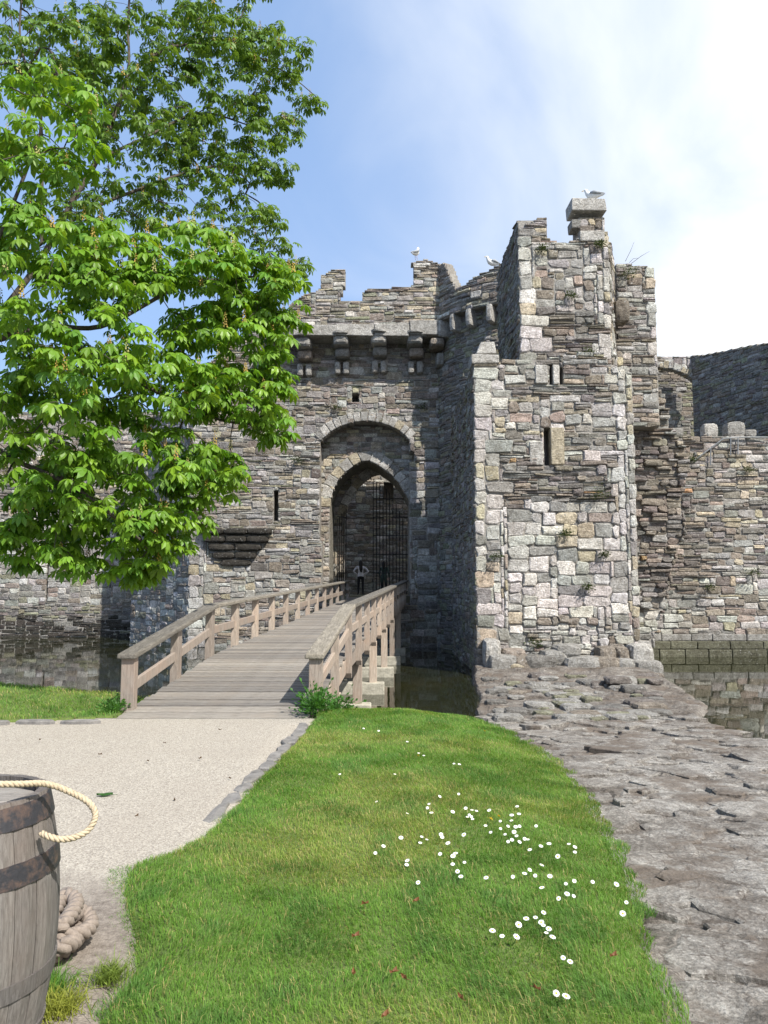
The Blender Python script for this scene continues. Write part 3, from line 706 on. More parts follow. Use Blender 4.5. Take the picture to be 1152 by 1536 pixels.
tower.pxbox('capstone', 871, 346, 907, 361, YU - .09, .7, PAL['pale'], jit=.02)
lump('corbel', at(930, 470, 27.6), (.28, .4, .45), np.array(PAL['brown']) * .8, tower.root, seed=5)
m = MB(); m.box((X0 + .5, YT + .7, -.4), (X1 - .15, 33, 9.6)); m.box((XU0 + .6, YU + .8, 9.2), (XU1 - .15, 30.4, 14.2)); m.build('wall_backing', M['mortar'], tower.root)
tower.finish()

# ---- curtain wall right of the tower
YR = 31.5
right = Wall('curtain_wall', (14, 31.5, 0), 'low curtain wall right of the tower, plinth in the water, broken stones on top', 'castle wall')
right.face([(Xp(925, YR), YR), (Xp(1290, YR), YR)], .86, 9.6, [(900, 1010), (900, 600), (1000, 640), (1022, 652), (1050, 664), (1056, 652), (1078, 655), (1110, 652), (1130, 657), (1320, 655), (1320, 1010)],
           style='rubble', zones=[([(900, 930), (900, 640), (1046, 660), (1036, 740), (1050, 820), (1040, 930)], 'thin'), ([(1040, 945), (1040, 865), (1330, 865), (1330, 945)], 'mixed'), ([(960, 960), (960, 900), (1330, 900), (1330, 960)], 'mixed')], thick=1.2)
for row, (a, b, pr) in enumerate(((-.3, .30, .22), (.30, .62, .20), (.62, .9, .06))):
    x = Xp(940, YR)
    while x < Xp(1290, YR):
        wd = random.uniform(.8, 1.5)
        right.rock('plinth_stone', [(x, YR - pr, a), (x + wd - .02, YR - pr, a), (x + wd - .02, YR + .4, a), (x, YR + .4, a), (x, YR - pr, b - .012), (x + wd - .02, YR - pr, b - .012), (x + wd - .02, YR + .4, b - .012), (x, YR + .4, b - .012)],
                   np.array(PAL['green' if row < 2 else 'grey']) * random.uniform(.6, .9) * (.8 if row < 2 else 1.2), jit=.008)
        x += wd
m = MB(); m.box((Xp(940, YR), YR + .35, -.3), (Xp(1290, YR), YR + .9, .88)); m.build('wall_backing', M['mortar'], right.root)
for px, py, sx, sz, c in ((1063, 648, .30, .32, 'pale'), (1100, 646, .40, .34, 'grey'), (1122, 652, .25, .18, 'grey'), (1040, 662, .25, .2, 'brown'), (1012, 650, .3, .2, 'grey')):
    lump('loose_stone', at(px, py, YR + .3), (sx, .3, sz), PAL[c], right.root, seed=px)
right.finish()
# metal handrail along the stair on that wall
hr = empty('handrail', at(1100, 650, YR + 1.1), 'thin grey metal handrail on top of the low curtain wall', 'handrail')
m = MB(); m.tube([at(1042, 690, YR - .12), at(1085, 658, YR - .12), at(1112, 656, YR - .12), at(1152, 656, YR - .12)], .028, 6); m.build('rail', M['steel'], hr)
for px, y0 in ((1066, 672), (1096, 657), (1107, 656)):
    m = MB(); m.tube([at(px, y0, YR - .12), at(px, y0 + 26, YR - .12)], .024, 6); m.build('post', M['steel'], hr)

# ---- inner walls behind, right
inn = Wall('inner_ward_wall', (19, 45, 0), 'dark shaded inner wall with shallow blocked arch, behind the low curtain wall', 'castle wall')
YI = 45.0
ar = [(950, 730), (950, 556)] + bez((975, 552), (1025, 548), (1053, 582), 9) + [(1053, 730)]
inn.face([(Xp(950, YI), YI), (Xp(1058, YI), YI)], 6.0, 17.2, [(900, 760), (900, 534), (1062, 534), (1062, 760)], holes=[ar], style='mixed', thick=.5)
inn.arch(bez((975, 552), (1025, 548), (1053, 582), 9), YI, .42, 13, pals=('buff', 'pale', 'buff'))
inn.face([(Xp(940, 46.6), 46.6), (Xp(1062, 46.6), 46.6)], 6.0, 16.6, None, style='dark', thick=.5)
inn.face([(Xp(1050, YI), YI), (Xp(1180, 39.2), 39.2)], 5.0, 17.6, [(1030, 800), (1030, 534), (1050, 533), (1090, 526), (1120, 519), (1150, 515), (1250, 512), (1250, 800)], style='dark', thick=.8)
inn.finish()

# ---- curtain wall left
YLW = 43.6
left = Wall('curtain_wall', (-22, 43.6, 0), 'long grey curtain wall behind the chestnut tree, black stained at the water', 'castle wall')
left.face([(-34, YLW), (-11.5, YLW)], -.42, 12.8, None, style='course', zones=[([(-600, 985), (-600, 930), (330, 930), (330, 985)], 'stain'), ([(-600, 930), (-600, 905), (330, 905), (330, 930)], 'dark'), ([(-600, 780), (-600, 400), (330, 400), (330, 780)], 'rubble')],
          fn=lambda U, Z, P: ~((np.abs(P[..., 0] + 19.0) < .09) & (Z > 2.0) & (Z < 4.2)), thick=.9)
left.finish()

# ------------------------------------------------------------------ footbridge
br = empty('footbridge', (-2.2, 11, 1.05), 'weathered timber footbridge with sloping handrails leading to the gate arch', 'bridge')
BY = [10.62, 14.9, 36.3]; DZ = [1.03, 1.50, 2.30]; RY = [10.95, 14.9, 36.2]; RZ = [1.86, 2.47, 3.09]
bxl = lambda Y: -3.56 + (Y - 11.1) * .0770; bxr = lambda Y: -1.02 + (Y - 11.1) * .0770
dz = lambda Y: float(np.interp(Y, BY, DZ)); rz = lambda Y: float(np.interp(Y, RY, RZ))
y = BY[0]; k = 0
while y < BY[-1] - .05:
    wd = .128; y1 = y + wd
    m = MB(); e0, e1 = random.uniform(-.03, .03), random.uniform(-.03, .03); tz = random.uniform(-.008, .008)
    for xa, xb in ((bxl(y) - .02 + e0, bxr(y) + .02 + e1),):
        a, b = dz(y) + tz, dz(y1) + tz
        m.hexa([(xa, y, a - .05), (xb, y, a - .05), (xb, y1, b - .05), (xa, y1, b - .05), (xa, y, a), (xb, y, a), (xb, y1, b), (xa, y1, b)])
    m.build('plank', M['deck'], br, bevel=.006)
    y = y1 + .038; k += 1
for side, bx in ((-1, bxl), (1, bxr)):
    # handrail: two long capping planks with a kink, mid rail, edge beam
    for ya, yb in ((RY[0], RY[1] + .02), (RY[1] + .025, RY[2] + (1.2 if side > 0 else 0))):
        m = MB(); segs = 8
        for q in range(segs):
            pass
        pa, pb = [], []
        xa, xb = bx(ya) + side * .05, bx(yb) + side * .05; za, zb_ = rz(ya), (rz(yb) if yb <= RY[2] else 3.12)
        m.hexa([(xa - .14, ya, za - .075), (xa + .14, ya, za - .075), (xb + .14, yb, zb_ - .075), (xb - .14, yb, zb_ - .075), (xa - .13, ya, za), (xa + .13, ya, za), (xb + .13, yb, zb_), (xb - .13, yb, zb_)])
        m.build('handrail', M['rail'], br, bevel=.02)
        m = MB(); h = .43
        xo = 0.0
        m.hexa([(xa + xo - .03, ya + .1, za - h - .15), (xa + xo + .03, ya + .1, za - h - .15), (xb + xo + .03, yb, zb_ - h - .15), (xb + xo - .03, yb, zb_ - h - .15),
                (xa + xo - .03, ya + .1, za - h), (xa + xo + .03, ya + .1, za - h), (xb + xo + .03, yb, zb_ - h), (xb + xo - .03, yb, zb_ - h)])
        m.build('mid_rail', M['post'], br, bevel=.008)
        m = MB(); da, db = dz(max(ya, BY[0] + .25)) - .055, (dz(yb) - .055)
        xo = -side * .08
        m.hexa([(xa + xo - .05, ya + .2, da - .28), (xa + xo + .05, ya + .2, da - .28), (xb + xo + .05, yb, db - .28), (xb + xo - .05, yb, db - .28),
                (xa + xo - .05, ya + .2, da), (xa + xo + .05, ya + .2, da), (xb + xo + .05, yb, db), (xb + xo - .05, yb, db)])
        m.build('beam', M['post'], br, bevel=.008)
    ys = [11.1, 13.0, 14.85] + list(np.linspace(14.85, 36.1, 13)[1:])
    for q, yy in enumerate(ys):
        x = bx(yy) + side * .055; top = rz(yy) - .078; bot = dz(yy) - (.42 if q > 1 else .5)
        hw, hd = (.085, .085) if q == 0 else (.065, .125)
        if q == 0: hw = .095
        c = .06
        m = MB(); m.hexa([(x - hw, yy - hd + c, bot), (x + hw, yy - hd + c, bot), (x + hw, yy + hd - c, bot), (x - hw, yy + hd - c, bot), (x - hw, yy - hd, bot + .1), (x + hw, yy - hd, bot + .1), (x + hw, yy + hd, bot + .1), (x - hw, yy + hd, bot + .1)])
        m.add([(x - hw, yy - hd, bot + .1), (x + hw, yy - hd, bot + .1), (x + hw, yy + hd, bot + .1), (x - hw, yy + hd, bot + .1), (x - hw, yy - hd, top - .004), (x + hw, yy - hd, top - .004), (x + hw, yy + hd, top + .003), (x - hw, yy + hd, top + .003)],
              [(4, 5, 6, 7), (0, 1, 5, 4), (1, 2, 6, 5), (2, 3, 7, 6), (3, 0, 4, 7)])
        m.build('post', M['post'], br, bevel=.008)
for yy in (13.4, 16.9, 20.6, 24.4, 28.2, 32.0):
    xl, xr = bxl(yy), bxr(yy)
    m = MB(); m.box((xl - .15, yy - .17, -1.3), (xr + .30, yy + .17, .30)); m.build('footing', M['concrete'], br, bevel=.03)
    m = MB(); m.box((xl - .05, yy - .09, dz(yy) - .56), (xr + .05, yy + .09, dz(yy) - .34)); m.build('cross_beam', M['post'], br, bevel=.01)
    for x in (xl + .1, xr - .0):
        m = MB(); m.box((x - .10, yy - .10, .29), (x + .10, yy + .10, dz(yy) - .345)); m.build('pile', M['post'], br, bevel=.01)

# ------------------------------------------------------------------ iron gate
ig = empty('iron_gate', (.2, 39.2, 2.4), 'black iron lattice gate standing half open inside the arch', 'gate')
def leaf_gate(p0, p1, z0, ztop, n):
    p0, p1 = np.array(p0), np.array(p1)
    for t in np.linspace(0, 1, n):
        p = p0 + (p1 - p0) * t
        m = MB(); m.tube([(*p, z0), (*p, ztop(t))], .024, 5); m.build('bar', M['iron'], ig)
    for z in np.arange(z0 + .15, ztop(.5), .95):
        m = MB(); m.tube([(*p0, z), (*p1, z)], .026, 5); m.build('cross_bar', M['iron'], ig)
leaf_gate((-.55, 39.3), (1.3, 39.3), 2.4, lambda t: 8.2 - 2.9 * t * t, 12)
leaf_gate((-2.35, 38.9), (-1.95, 39.5), 2.4, lambda t: 6.2 + .6 * t, 5)

# ------------------------------------------------------------------ people
def figure(name, loc, rotz, joints, edges, mats, zone, label, hair=None):
    """one continuous body grown over a skeleton; zone(v) -> material slot"""
    names = list(joints); me = bpy.data.meshes.new(name)
    me.from_pydata([joints[k][0] for k in names], [(names.index(a), names.index(b)) for a, b in edges], [])
    o = bpy.data.objects.new(name, me); C.objects.link(o)
    sk = o.modifiers.new('skin', 'SKIN'); sk.use_smooth_shade = True
    if not me.skin_vertices: bpy.context.view_layer.objects.active = o
    for i, k in enumerate(names):
        r_ = joints[k][1]; me.skin_vertices[0].data[i].radius = r_ if isinstance(r_, tuple) else (r_, r_)
        me.skin_vertices[0].data[i].use_root = (k == 'pelvis')
    sb = o.modifiers.new('sub', 'SUBSURF'); sb.levels = 2; sb.render_levels = 2
    dg = bpy.context.evaluated_depsgraph_get(); ev = o.evaluated_get(dg)
    m2 = bpy.data.meshes.new_from_object(ev); o.modifiers.clear(); o.data = m2
    m2.materials.clear()
    for q in mats: m2.materials.append(q)
    for p in m2.polygons: p.material_index = zone(p.center); p.use_smooth = True
    o.location = loc; o.rotation_euler.z = rotz; o.scale = (1.08,) * 3
    setp(o, label, 'person')
    if hair is not None:
        h = hair(); h.parent = o
    return o
SK = m_simple('skin', (.48, .30, .22), .55, None, .01, .08); WHT = m_simple('white_cloth', (.62, .58, .58), .85, 60, .004, .1); BLK = m_simple('black_cloth', (.014, .014, .016), .85, 60, .004, .2)
GRN = m_simple('green_cloth', (.05, .075, .06), .85, 60, .004, .2); HAIR = m_simple('hair', (.012, .009, .008), .5, 40, .01, .3); SHOE = m_simple('shoe', (.05, .045, .04), .6)
def base_joints(hips):
    J = dict(pelvis=((0, 0, .93), (.15, .105)), waist=((0, .01, 1.06), (.125, .09)), chest=((0, .0, 1.26), (.155, .10)), neckb=((0, .0, 1.40), (.075, .06)), neck=((0, .01, 1.47), (.048, .048)),
             head=((0, .015, 1.56), (.078, .092)), crown=((0, .0, 1.655), (.062, .075)))
    E = [('pelvis', 'waist'), ('waist', 'chest'), ('chest', 'neckb'), ('neckb', 'neck'), ('neck', 'head'), ('head', 'crown')]
    for s_, n in ((-1, 'l'), (1, 'r')):
        J[n + 'hip'] = ((s_ * .09, 0, .86), .095); J[n + 'knee'] = ((s_ * .105, .015, .48), .062); J[n + 'ank'] = ((s_ * .115, -.01, .09), .042); J[n + 'toe'] = ((s_ * .135, .15, .035), (.035, .03))
        J[n + 'heel'] = ((s_ * .115, -.04, .045), .035)
        E += [('pelvis', n + 'hip'), (n + 'hip', n + 'knee'), (n + 'knee', n + 'ank'), (n + 'ank', n + 'heel'), (n + 'ank', n + 'toe')]
        J[n + 'sh'] = ((s_ * .175, 0, 1.36), .062)
        if hips:
            J[n + 'elb'] = ((s_ * .37, -.09, 1.14), .043); J[n + 'wri'] = ((s_ * .20, .0, 1.015), .03); J[n + 'palm'] = ((s_ * .165, .055, .985), (.035, .02))
            fd = (-s_ * .015, .03, -.012)
        else:
            J[n + 'elb'] = ((s_ * .235, -.02, 1.10), .045); J[n + 'wri'] = ((s_ * .235, .07, .88), .031); J[n + 'palm'] = ((s_ * .232, .095, .80), (.018, .036))
            fd = (0, .006, -.035)
        E += [('chest', n + 'sh'), (n + 'sh', n + 'elb'), (n + 'elb', n + 'wri'), (n + 'wri', n + 'palm')]
        pm = np.array(J[n + 'palm'][0])
        for q in range(5):
            off = np.array((0, (q - 2) * .016, .0)) if not hips else np.array((0, .01, (q - 2) * .016))
            ln = (.7, .95, 1.05, 1.0, .8)[q]
            a = pm + off + np.array(fd) * .8; b = pm + off * 1.25 + np.array(fd) * (1 + 1.0 * ln)
            J[f'{n}f{q}a'] = (tuple(a), .009); J[f'{n}f{q}b'] = (tuple(b), .008)
            E += [(n + 'palm', f'{n}f{q}a'), (f'{n}f{q}a', f'{n}f{q}b')]
    return J, E
def long_hair(o_len, width):
    def f():
        m = MB(); rings = [(-.005, .0, 1.70, .03, .04), (0, -.005, 1.67, .075, .085), (0, -.015, 1.60, .095, .105), (0, -.05, 1.50, .10, .075), (0, -.08, 1.40, width, .055), (0, -.105, 1.40 - o_len * .5, width, .045), (.01, -.11, 1.40 - o_len, .03, .02)]
        n = 12; vs = []; fs_ = []
        for x, y_, z, rx, ry in rings:
            for j in range(n): t = 2 * math.pi * j / n; vs.append((x + rx * math.cos(t), y_ + ry * math.sin(t), z))
        for i in range(len(rings) - 1):
            for j in range(n): fs_.append((i * n + j, i * n + (j + 1) % n, (i + 1) * n + (j + 1) % n, (i + 1) * n + j))
        fs_ += [tuple(range(n))[::-1], tuple((len(rings) - 1) * n + j for j in range(n))]
        m.add(vs, fs_); return m.build('hair', HAIR, None, smooth=True, center=False)
    return f
J, E = base_joints(True)
def z_w(c): return 1 if (c.z > .90 and c.z < 1.43 and not (abs(c.x) < .21 and c.y > .045 and c.z < 1.03 and abs(c.x) > .13)) else (2 if c.z <= .90 and c.z > .10 else (3 if c.z <= .10 else 0))
pf = at(541, 887, 40.6)
figure('person', (pf[0], 40.6, 2.362), R(6), J, E, [SK, WHT, BLK, SHOE], z_w, 'person in white top and black leggings, hands on hips, standing in the gate', long_hair(.3, .085))
J, E = base_joints(False)
def z_g(c): return 1 if (c.z > .62 and c.z < 1.43 and not (abs(c.x) > .18 and c.z < .86)) else (2 if c.z <= .62 and c.z > .10 else (3 if c.z <= .10 else 0))
for n in ('l', 'r'): J[n + 'hip'] = (J[n + 'hip'][0], .13)
pf = at(576, 887, 42.4)
figure('person', (pf[0], 42.4, 2.362), R(-12), J, E, [SK, GRN, BLK, SHOE], z_g, 'person in long dark green coat standing behind the iron gate', long_hair(.12, .07))

# ------------------------------------------------------------------ gulls
GW = m_simple('gull_white', (.72, .72, .70), .8, None, .01, .06); GG = m_simple('gull_grey', (.30, .32, .34), .8, None, .01, .1); GY = m_simple('gull_bill', (.55, .38, .08), .6); GP = m_simple('gull_leg', (.45, .28, .25), .6)
def gull(loc, rotz, label, sit=False, up=.0):
    o = bpy.data.objects.new('gull', None)
    sp_ = [(-.27, 0, .20, .012, .01), (-.2, 0, .205, .04, .03), (-.1, 0, .21, .075, .07), (0, 0, .225, .095, .095), (.08, 0, .255, .085, .09), (.13, 0, .30, .055, .062), (.15, 0, .345, .043, .046), (.165, 0, .385, .046, .047), (.19, 0, .40, .036, .034), (.215, 0, .397, .012, .012)]
    if sit: sp_ = [(x, y_, z - .13, rx, rz_) for x, y_, z, rx, rz_ in sp_]
    elif up:
        q = []
        for x, y_, z, rx, rz_ in sp_:
            a = up; xx, zz = x, z - .2; q.append((xx * math.cos(a) - zz * math.sin(a) * .6, y_, .2 + xx * math.sin(a) + zz * math.cos(a), rx, rz_))
        sp_ = q
    n = 10; vs = []; fs_ = []
    P = [np.array(q[:3]) for q in sp_]
    for i, q in enumerate(sp_):
        d = P[min(i + 1, len(P) - 1)] - P[max(i - 1, 0)]; d /= np.linalg.norm(d); upv = np.array((-d[2], 0, d[0]))
        for j in range(n): t = 2 * math.pi * j / n; vs.append(P[i] + q[3] * math.cos(t) * np.array((0, 1, 0)) + q[4] * math.sin(t) * upv)
    for i in range(len(P) - 1):
        for j in range(n): fs_.append((i * n + j, i * n + (j + 1) % n, (i + 1) * n + (j + 1) % n, (i + 1) * n + j))
    fs_ += [tuple(range(n))[::-1], tuple((len(P) - 1) * n + j for j in range(n))]
    C.objects.link(o); o.location = loc; o.rotation_euler.z = rotz; o.scale = (1.4,) * 3; setp(o, label, 'gull', 'gulls on the ruined walls')
    def part(nm, mb, mt, sm=True):
        q = mb.build(nm, mt, None, smooth=sm, center=False); q.parent = o
    m = MB(); m.add(vs, fs_); part('body', m, GW)
    hd = P[-1]; m = MB(); m.tube([hd - np.array((.01, 0, 0)), hd + np.array((.045, 0, -.008)), hd + np.array((.06, 0, -.02))], [.011, .009, .003], 6); part('bill', m, GY)
    for s_ in (-1, 1):
        m = MB(); b0 = P[4] + np.array((-.02, s_ * .085, .015)); b1 = P[2] + np.array((-.02, s_ * .075, .045)); b2 = P[0] + np.array((-.04, s_ * .02, .03))
        m.tube([b0, (b0 + b1) / 2 + np.array((0, s_ * .018, .01)), b1, b2], [.02, .05, .04, .006], 7); part('wing', m, GG)
        if not sit:
            m = MB(); m.tube([(0 + .0, s_ * .035, .15), (.01, s_ * .035, .02), (.05, s_ * .04, .006)], [.009, .006, .008], 5); part('leg', m, GP)
g = at(624, 388.5, YP + .2); gull((g[0], g[1], g[2] - .02), R(55), 'white gull standing upright on the broken parapet above the gate', up=.3)
g = at(738, 400, 33.3); gull((g[0], g[1], g[2] + .04), R(200), 'gull sitting on the curved parapet beside the tall turret', sit=True)
g = at(889, 296.5, YU + .15); gull((g[0], g[1], g[2] - .06), R(160), 'gull resting on the capstone of the highest turret', sit=True)

# ------------------------------------------------------------------ barrel and ropes
BX, BYY = -1.545, 2.95; BZ = float(zb(BYY)) - .01; BH = .90
ba = empty('barrel', (BX, BYY, BZ), 'weathered grey oak barrel with iron hoops and rope handle beside the path', 'barrel')
M['stave'] = m_wood('stave_wood', (.22, .208, .20), (.095, .087, .082), (.155, .127, .11), (12, 12, 1.0)); M['lid'] = m_wood('lid_wood', (.40, .385, .36), (.22, .20, .18), (.33, .29, .25), (2, 14, 6))
def m_hoop():
    m, n, b = mat('hoop_iron'); p = pos(n); n1 = noise(n, p, 16, 7, .7); n2 = noise(n, p, 60, 4, .6)
    c = mixc(n, ramp(n, n1, .47, .66), (.022, .022, .027), (.105, .066, .05)); n.links.new(c, b.inputs['Base Color']); b.inputs['Roughness'].default_value = .6; bump(n, b, n2, .6, .004); return m
M['hoop'] = m_hoop()
def brad(t): return .270 + .058 * (1 - (2 * t - 1.02) ** 2)
NS = 22; ts = np.linspace(0, 1, 13)
for k in range(NS):
    a0, a1 = 2 * math.pi * k / NS + .006, 2 * math.pi * (k + 1) / NS - .006; vs = []; fs_ = []; pr = random.uniform(-.002, .002)
    for t in ts:
        r_ = brad(t) + pr
        for a, rr in ((a0, r_ - .004), ((a0 + a1) / 2, r_ + .002), (a1, r_ - .004), (a1, r_ - .03), (a0, r_ - .03)):
            vs.append((BX + rr * math.cos(a), BYY + rr * math.sin(a), BZ + t * BH))
    for i in range(len(ts) - 1):
        for j in range(5): fs_.append((i * 5 + j, i * 5 + (j + 1) % 5, (i + 1) * 5 + (j + 1) % 5, (i + 1) * 5 + j))
    fs_ += [(4, 3, 2, 1, 0), tuple((len(ts) - 1) * 5 + j for j in range(5))]
    m = MB(); m.add(vs, fs_); m.build('stave', M['stave'], ba)
for t0, t1 in ((.90, .985), (.69, .775), (.27, .335), (.03, .10)):
    m = MB(); pr = []
    for t in np.linspace(t0, t1, 5): pr.append((brad(t) + .006, t * BH))
    pr = [(pr[0][0] - .008, pr[0][1])] + pr + [(pr[-1][0] - .008, pr[-1][1])]
    m.lathe(pr, (BX, BYY, BZ), 56); m.build('hoop', M['hoop'] if t0 > .5 else M['stave'], ba, smooth=False)
for k in range(5):
    w0, w1 = -.24 + .48 * k / 5 + .002, -.24 + .48 * (k + 1) / 5 - .002; vs = []; top = []
    for q in (w0, (w0 + w1) / 2, w1): top.append((q, math.sqrt(max(.245 ** 2 - q * q, .0004))))
    z0 = BZ + BH - .045; ps = [(BX + d, BYY + q) for q, d in top] + [(BX - d, BYY + q) for q, d in reversed(top)]
    n = len(ps); m = MB(); m.add([(*p, z0 - .02) for p in ps] + [(*p, z0) for p in ps], [tuple(range(n))[::-1], tuple(range(n, 2 * n))] + [(j, (j + 1) % n, n + (j + 1) % n, n + j) for j in range(n)])
    m.build('lid_board', M['lid'], ba)
def m_rope(name, col):
    return m_simple(name, col, .9, 160, .003, .22, 0, 60)
M['rope'] = m_rope('rope_new', (.46, .38, .265)); M['rope_old'] = m_rope('rope_old', (.235, .195, .165))
def smooth_path(pts, n):
    p = np.array(pts, float); q = []
    P = np.vstack((2 * p[0] - p[1], p, 2 * p[-1] - p[-2]))
    for i in range(1, len(P) - 2):
        for t in np.linspace(0, 1, n, endpoint=False):
            a, b, c, d = P[i - 1], P[i], P[i + 1], P[i + 2]
            q.append(.5 * (2 * b + (c - a) * t + (2 * a - 5 * b + 4 * c - d) * t * t + (3 * b - a - 3 * c + d) * t ** 3))
    q.append(p[-1]); return np.array(q)
def rope(name, pts, rad, pitch, material, parent, n=14):
    """three strands laid round each other"""
    p = smooth_path(pts, n); seg = np.linalg.norm(np.diff(p, axis=0), axis=1); cum = np.concatenate(([0], np.cumsum(seg)))
    ns = int(cum[-1] / (pitch / 14)) + 4; t = np.linspace(0, cum[-1], ns); q = np.stack([np.interp(t, cum, p[:, k]) for k in range(3)], -1)
    d = np.gradient(q, axis=0); d /= np.linalg.norm(d, axis=1)[:, None]; up = np.array((.1, .17, .98)); a = np.cross(up, d); a /= np.linalg.norm(a, axis=1)[:, None]; b = np.cross(d, a)
    m = MB()
    for s_ in range(3):
        ph = 2 * math.pi * (t / pitch + s_ / 3)
        m.tube(list(q + rad * .52 * (np.cos(ph)[:, None] * a + np.sin(ph)[:, None] * b)), rad * .56, 6)
    return m.build(name, material, parent, smooth=True)
def bp(px, py, Y): return at(px, py, Y)
hole = bp(66, 1253, 2.82)
rope('rope_handle', [bp(-60, 1180, 2.72), bp(-20, 1177, 2.74), bp(30, 1176, 2.80), bp(70, 1176, 2.88), bp(105, 1188, 2.92), bp(132, 1203, 2.93), bp(143, 1222, 2.92), bp(134, 1243, 2.90), bp(115, 1255, 2.87), bp(92, 1259, 2.85), bp(74, 1255, 2.84), bp(62, 1250, 2.86)], .0115, .05, M['rope'], ba)
rc = empty('rope_coil', (-1.28, 3.3, float(zb(3.3))), 'thick old grey-brown twisted rope heaped behind the barrel', 'rope')
gz = float(zb(3.35)); rr = .036
def rp(px, py, lift=0.): 
    q = at_z(px + 8, py, gz + rr + lift); return q
pile = [rp(40, 1440), rp(75, 1432), rp(100, 1415), rp(112, 1400, .0), rp(85, 1408, .02), rp(60, 1400, .03), rp(50, 1385, .05), rp(80, 1402, .07), rp(108, 1402, .06), rp(128, 1388, .05), rp(118, 1368, .06), rp(95, 1378, .10), rp(82, 1392, .11),
        rp(98, 1372, .12), rp(106, 1352, .12), rp(90, 1342, .12), rp(80, 1355, .11), rp(70, 1372, .10), rp(55, 1365, .08), rp(40, 1350, .04)]
rope('rope', pile, rr, .15, M['rope_old'], rc)
rope('rope', [rp(30, 1420), rp(62, 1428, .0), rp(85, 1420, .06), rp(104, 1412, .035), rp(110, 1396, .02), rp(96, 1380, .02), rp(70, 1376, .03), rp(50, 1388, .02)], rr, .15, M['rope_old'], rc)

# ------------------------------------------------------------------ kerb stones along the path
def irregular(n, rx, ry, jit=.2):
    t = np.sort(np.linspace(0, 2 * math.pi, n, endpoint=False) + rng.uniform(-.25, .25, n))
    r_ = rng.uniform(1 - jit, 1 + jit, n); return np.stack((rx * r_ * np.cos(t), ry * r_ * np.sin(t)), -1)
def slab(name, c, rx, ry, th, rot, material, parent=None, tilt=.05, n=8, jit=.2, col=None):
    o8 = irregular(n, rx, ry, jit); ca, sa = math.cos(rot), math.sin(rot); o8 = o8 @ np.array(((ca, sa), (-sa, ca)))
    tx, ty = rng.uniform(-tilt, tilt, 2); vs = []
    for s_, z in ((1.0, -th), (1.0, -.012), (.90, 0)):
        for x, y_ in o8 * s_: vs.append((c[0] + x, c[1] + y_, c[2] + z + x * tx + y_ * ty))
    vs.append((c[0], c[1], c[2] + rng.uniform(-.01, .015)))
    fs_ = [(k * n + j, k * n + (j + 1) % n, (k + 1) * n + (j + 1) % n, (k + 1) * n + j) for k in (0, 1) for j in range(n)] + [(2 * n + j, 2 * n + (j + 1) % n, 3 * n) for j in range(n)]
    m = MB(); m.add(vs, fs_); return m.build(name, material, parent, cols=None if col is None else np.array(col))
M['kerb'] = m_simple('kerb_stone', (.185, .175, .165), .92, 18, .015, .35)
kp = [(-1.03, 10.1), (-1.02, 9.57), (-1.14, 7.5), (-1.24, 6.13), (-1.30, 5.5)]
kl = smooth_path([(x, y_, 0) for x, y_ in kp], 10); s_ = 0
seg = np.concatenate(([0], np.cumsum(np.linalg.norm(np.diff(kl, axis=0), axis=1)))); t = .05
while t < seg[-1] - .2:
    ln = random.uniform(.28, .55); x = np.interp(t + ln / 2, seg, kl[:, 0]); y_ = np.interp(t + ln / 2, seg, kl[:, 1])
    dirx = np.interp(t + ln, seg, kl[:, 0]) - np.interp(t, seg, kl[:, 0]); diry = np.interp(t + ln, seg, kl[:, 1]) - np.interp(t, seg, kl[:, 1])
    slab('kerb_stone', (x + random.uniform(-.02, .02), y_, float(zb(y_)) + .014), ln * .53, random.uniform(.06, .085), .15, math.atan2(diry, dirx), M['kerb'], path, .05, 11, .2)
    t += ln + .01
for k in range(16):
    x = -3.9 - k * .55; slab('kerb_stone', (x, 9.98 + random.uniform(-.03, .03) + (.1 if k < 2 else 0), float(zb(10)) + .045), .27, .08, .2, random.uniform(-.08, .08), M['kerb'], path, .05, 9, .12)

# ------------------------------------------------------------------ shore: embedded slabs, boulders at the tower's foot
M['slab'] = m_rock('slab_rock', ((.15, .135, .12), (.33, .32, .30)))
cnt = 0; used_xy = []
for _ in range(12000):
    if cnt >= 285: break
    px, py = rng.uniform(730, 1160), rng.uniform(1075, 1530)
    q = at_z(px, py, .45)
    for _k in range(4): q = at_z(px, py, zs_fast(q[0], q[1]))
    X, Y = q[0], q[1]
    if Y < 3 or Y > 22 or (X < 1.7 and Y > 7 and Y < 12.8) or in_poly(np.array(X - .15), np.array(Y), BANK) or q[2] < .02: continue
    sz = rng.uniform(.12, .42) * (1 + .05 * Y)
    if any((X - a) ** 2 + (Y - b) ** 2 < (.50 * (sz + c)) ** 2 for a, b, c in used_xy): continue
    used_xy.append((X, Y, sz)); cnt += 1
    slab('rock_slab', (X, Y, zs_fast(X, Y) + rng.uniform(.0, .05)), sz, sz * rng.uniform(.4, .75), .14, rng.uniform(-.6, .6), M['slab'], shore, .05, 11, .34)
BLD = [(752, 1000, 20, 16, 'grey'), (790, 975 + 22, 22, 12, 'brown'), (772, 1003, 14, 8, 'buff'), (805, 997, 24, 12, 'dgrey'), (830, 990, 18, 12, 'grey'), (868, 1003, 26, 16, 'grey'), (905, 1005, 20, 18, 'brown'), (908, 985, 13, 12, 'brown'), (930, 985, 10, 12, 'brown'),
       (931, 1004, 13, 15, 'grey'), (960, 985, 16, 15, 'pale'), (965, 1006, 20, 13, 'grey'), (738, 985, 12, 22, 'pale'), (770, 985, 16, 9, 'pink'), (850, 978, 20, 9, 'grey')]
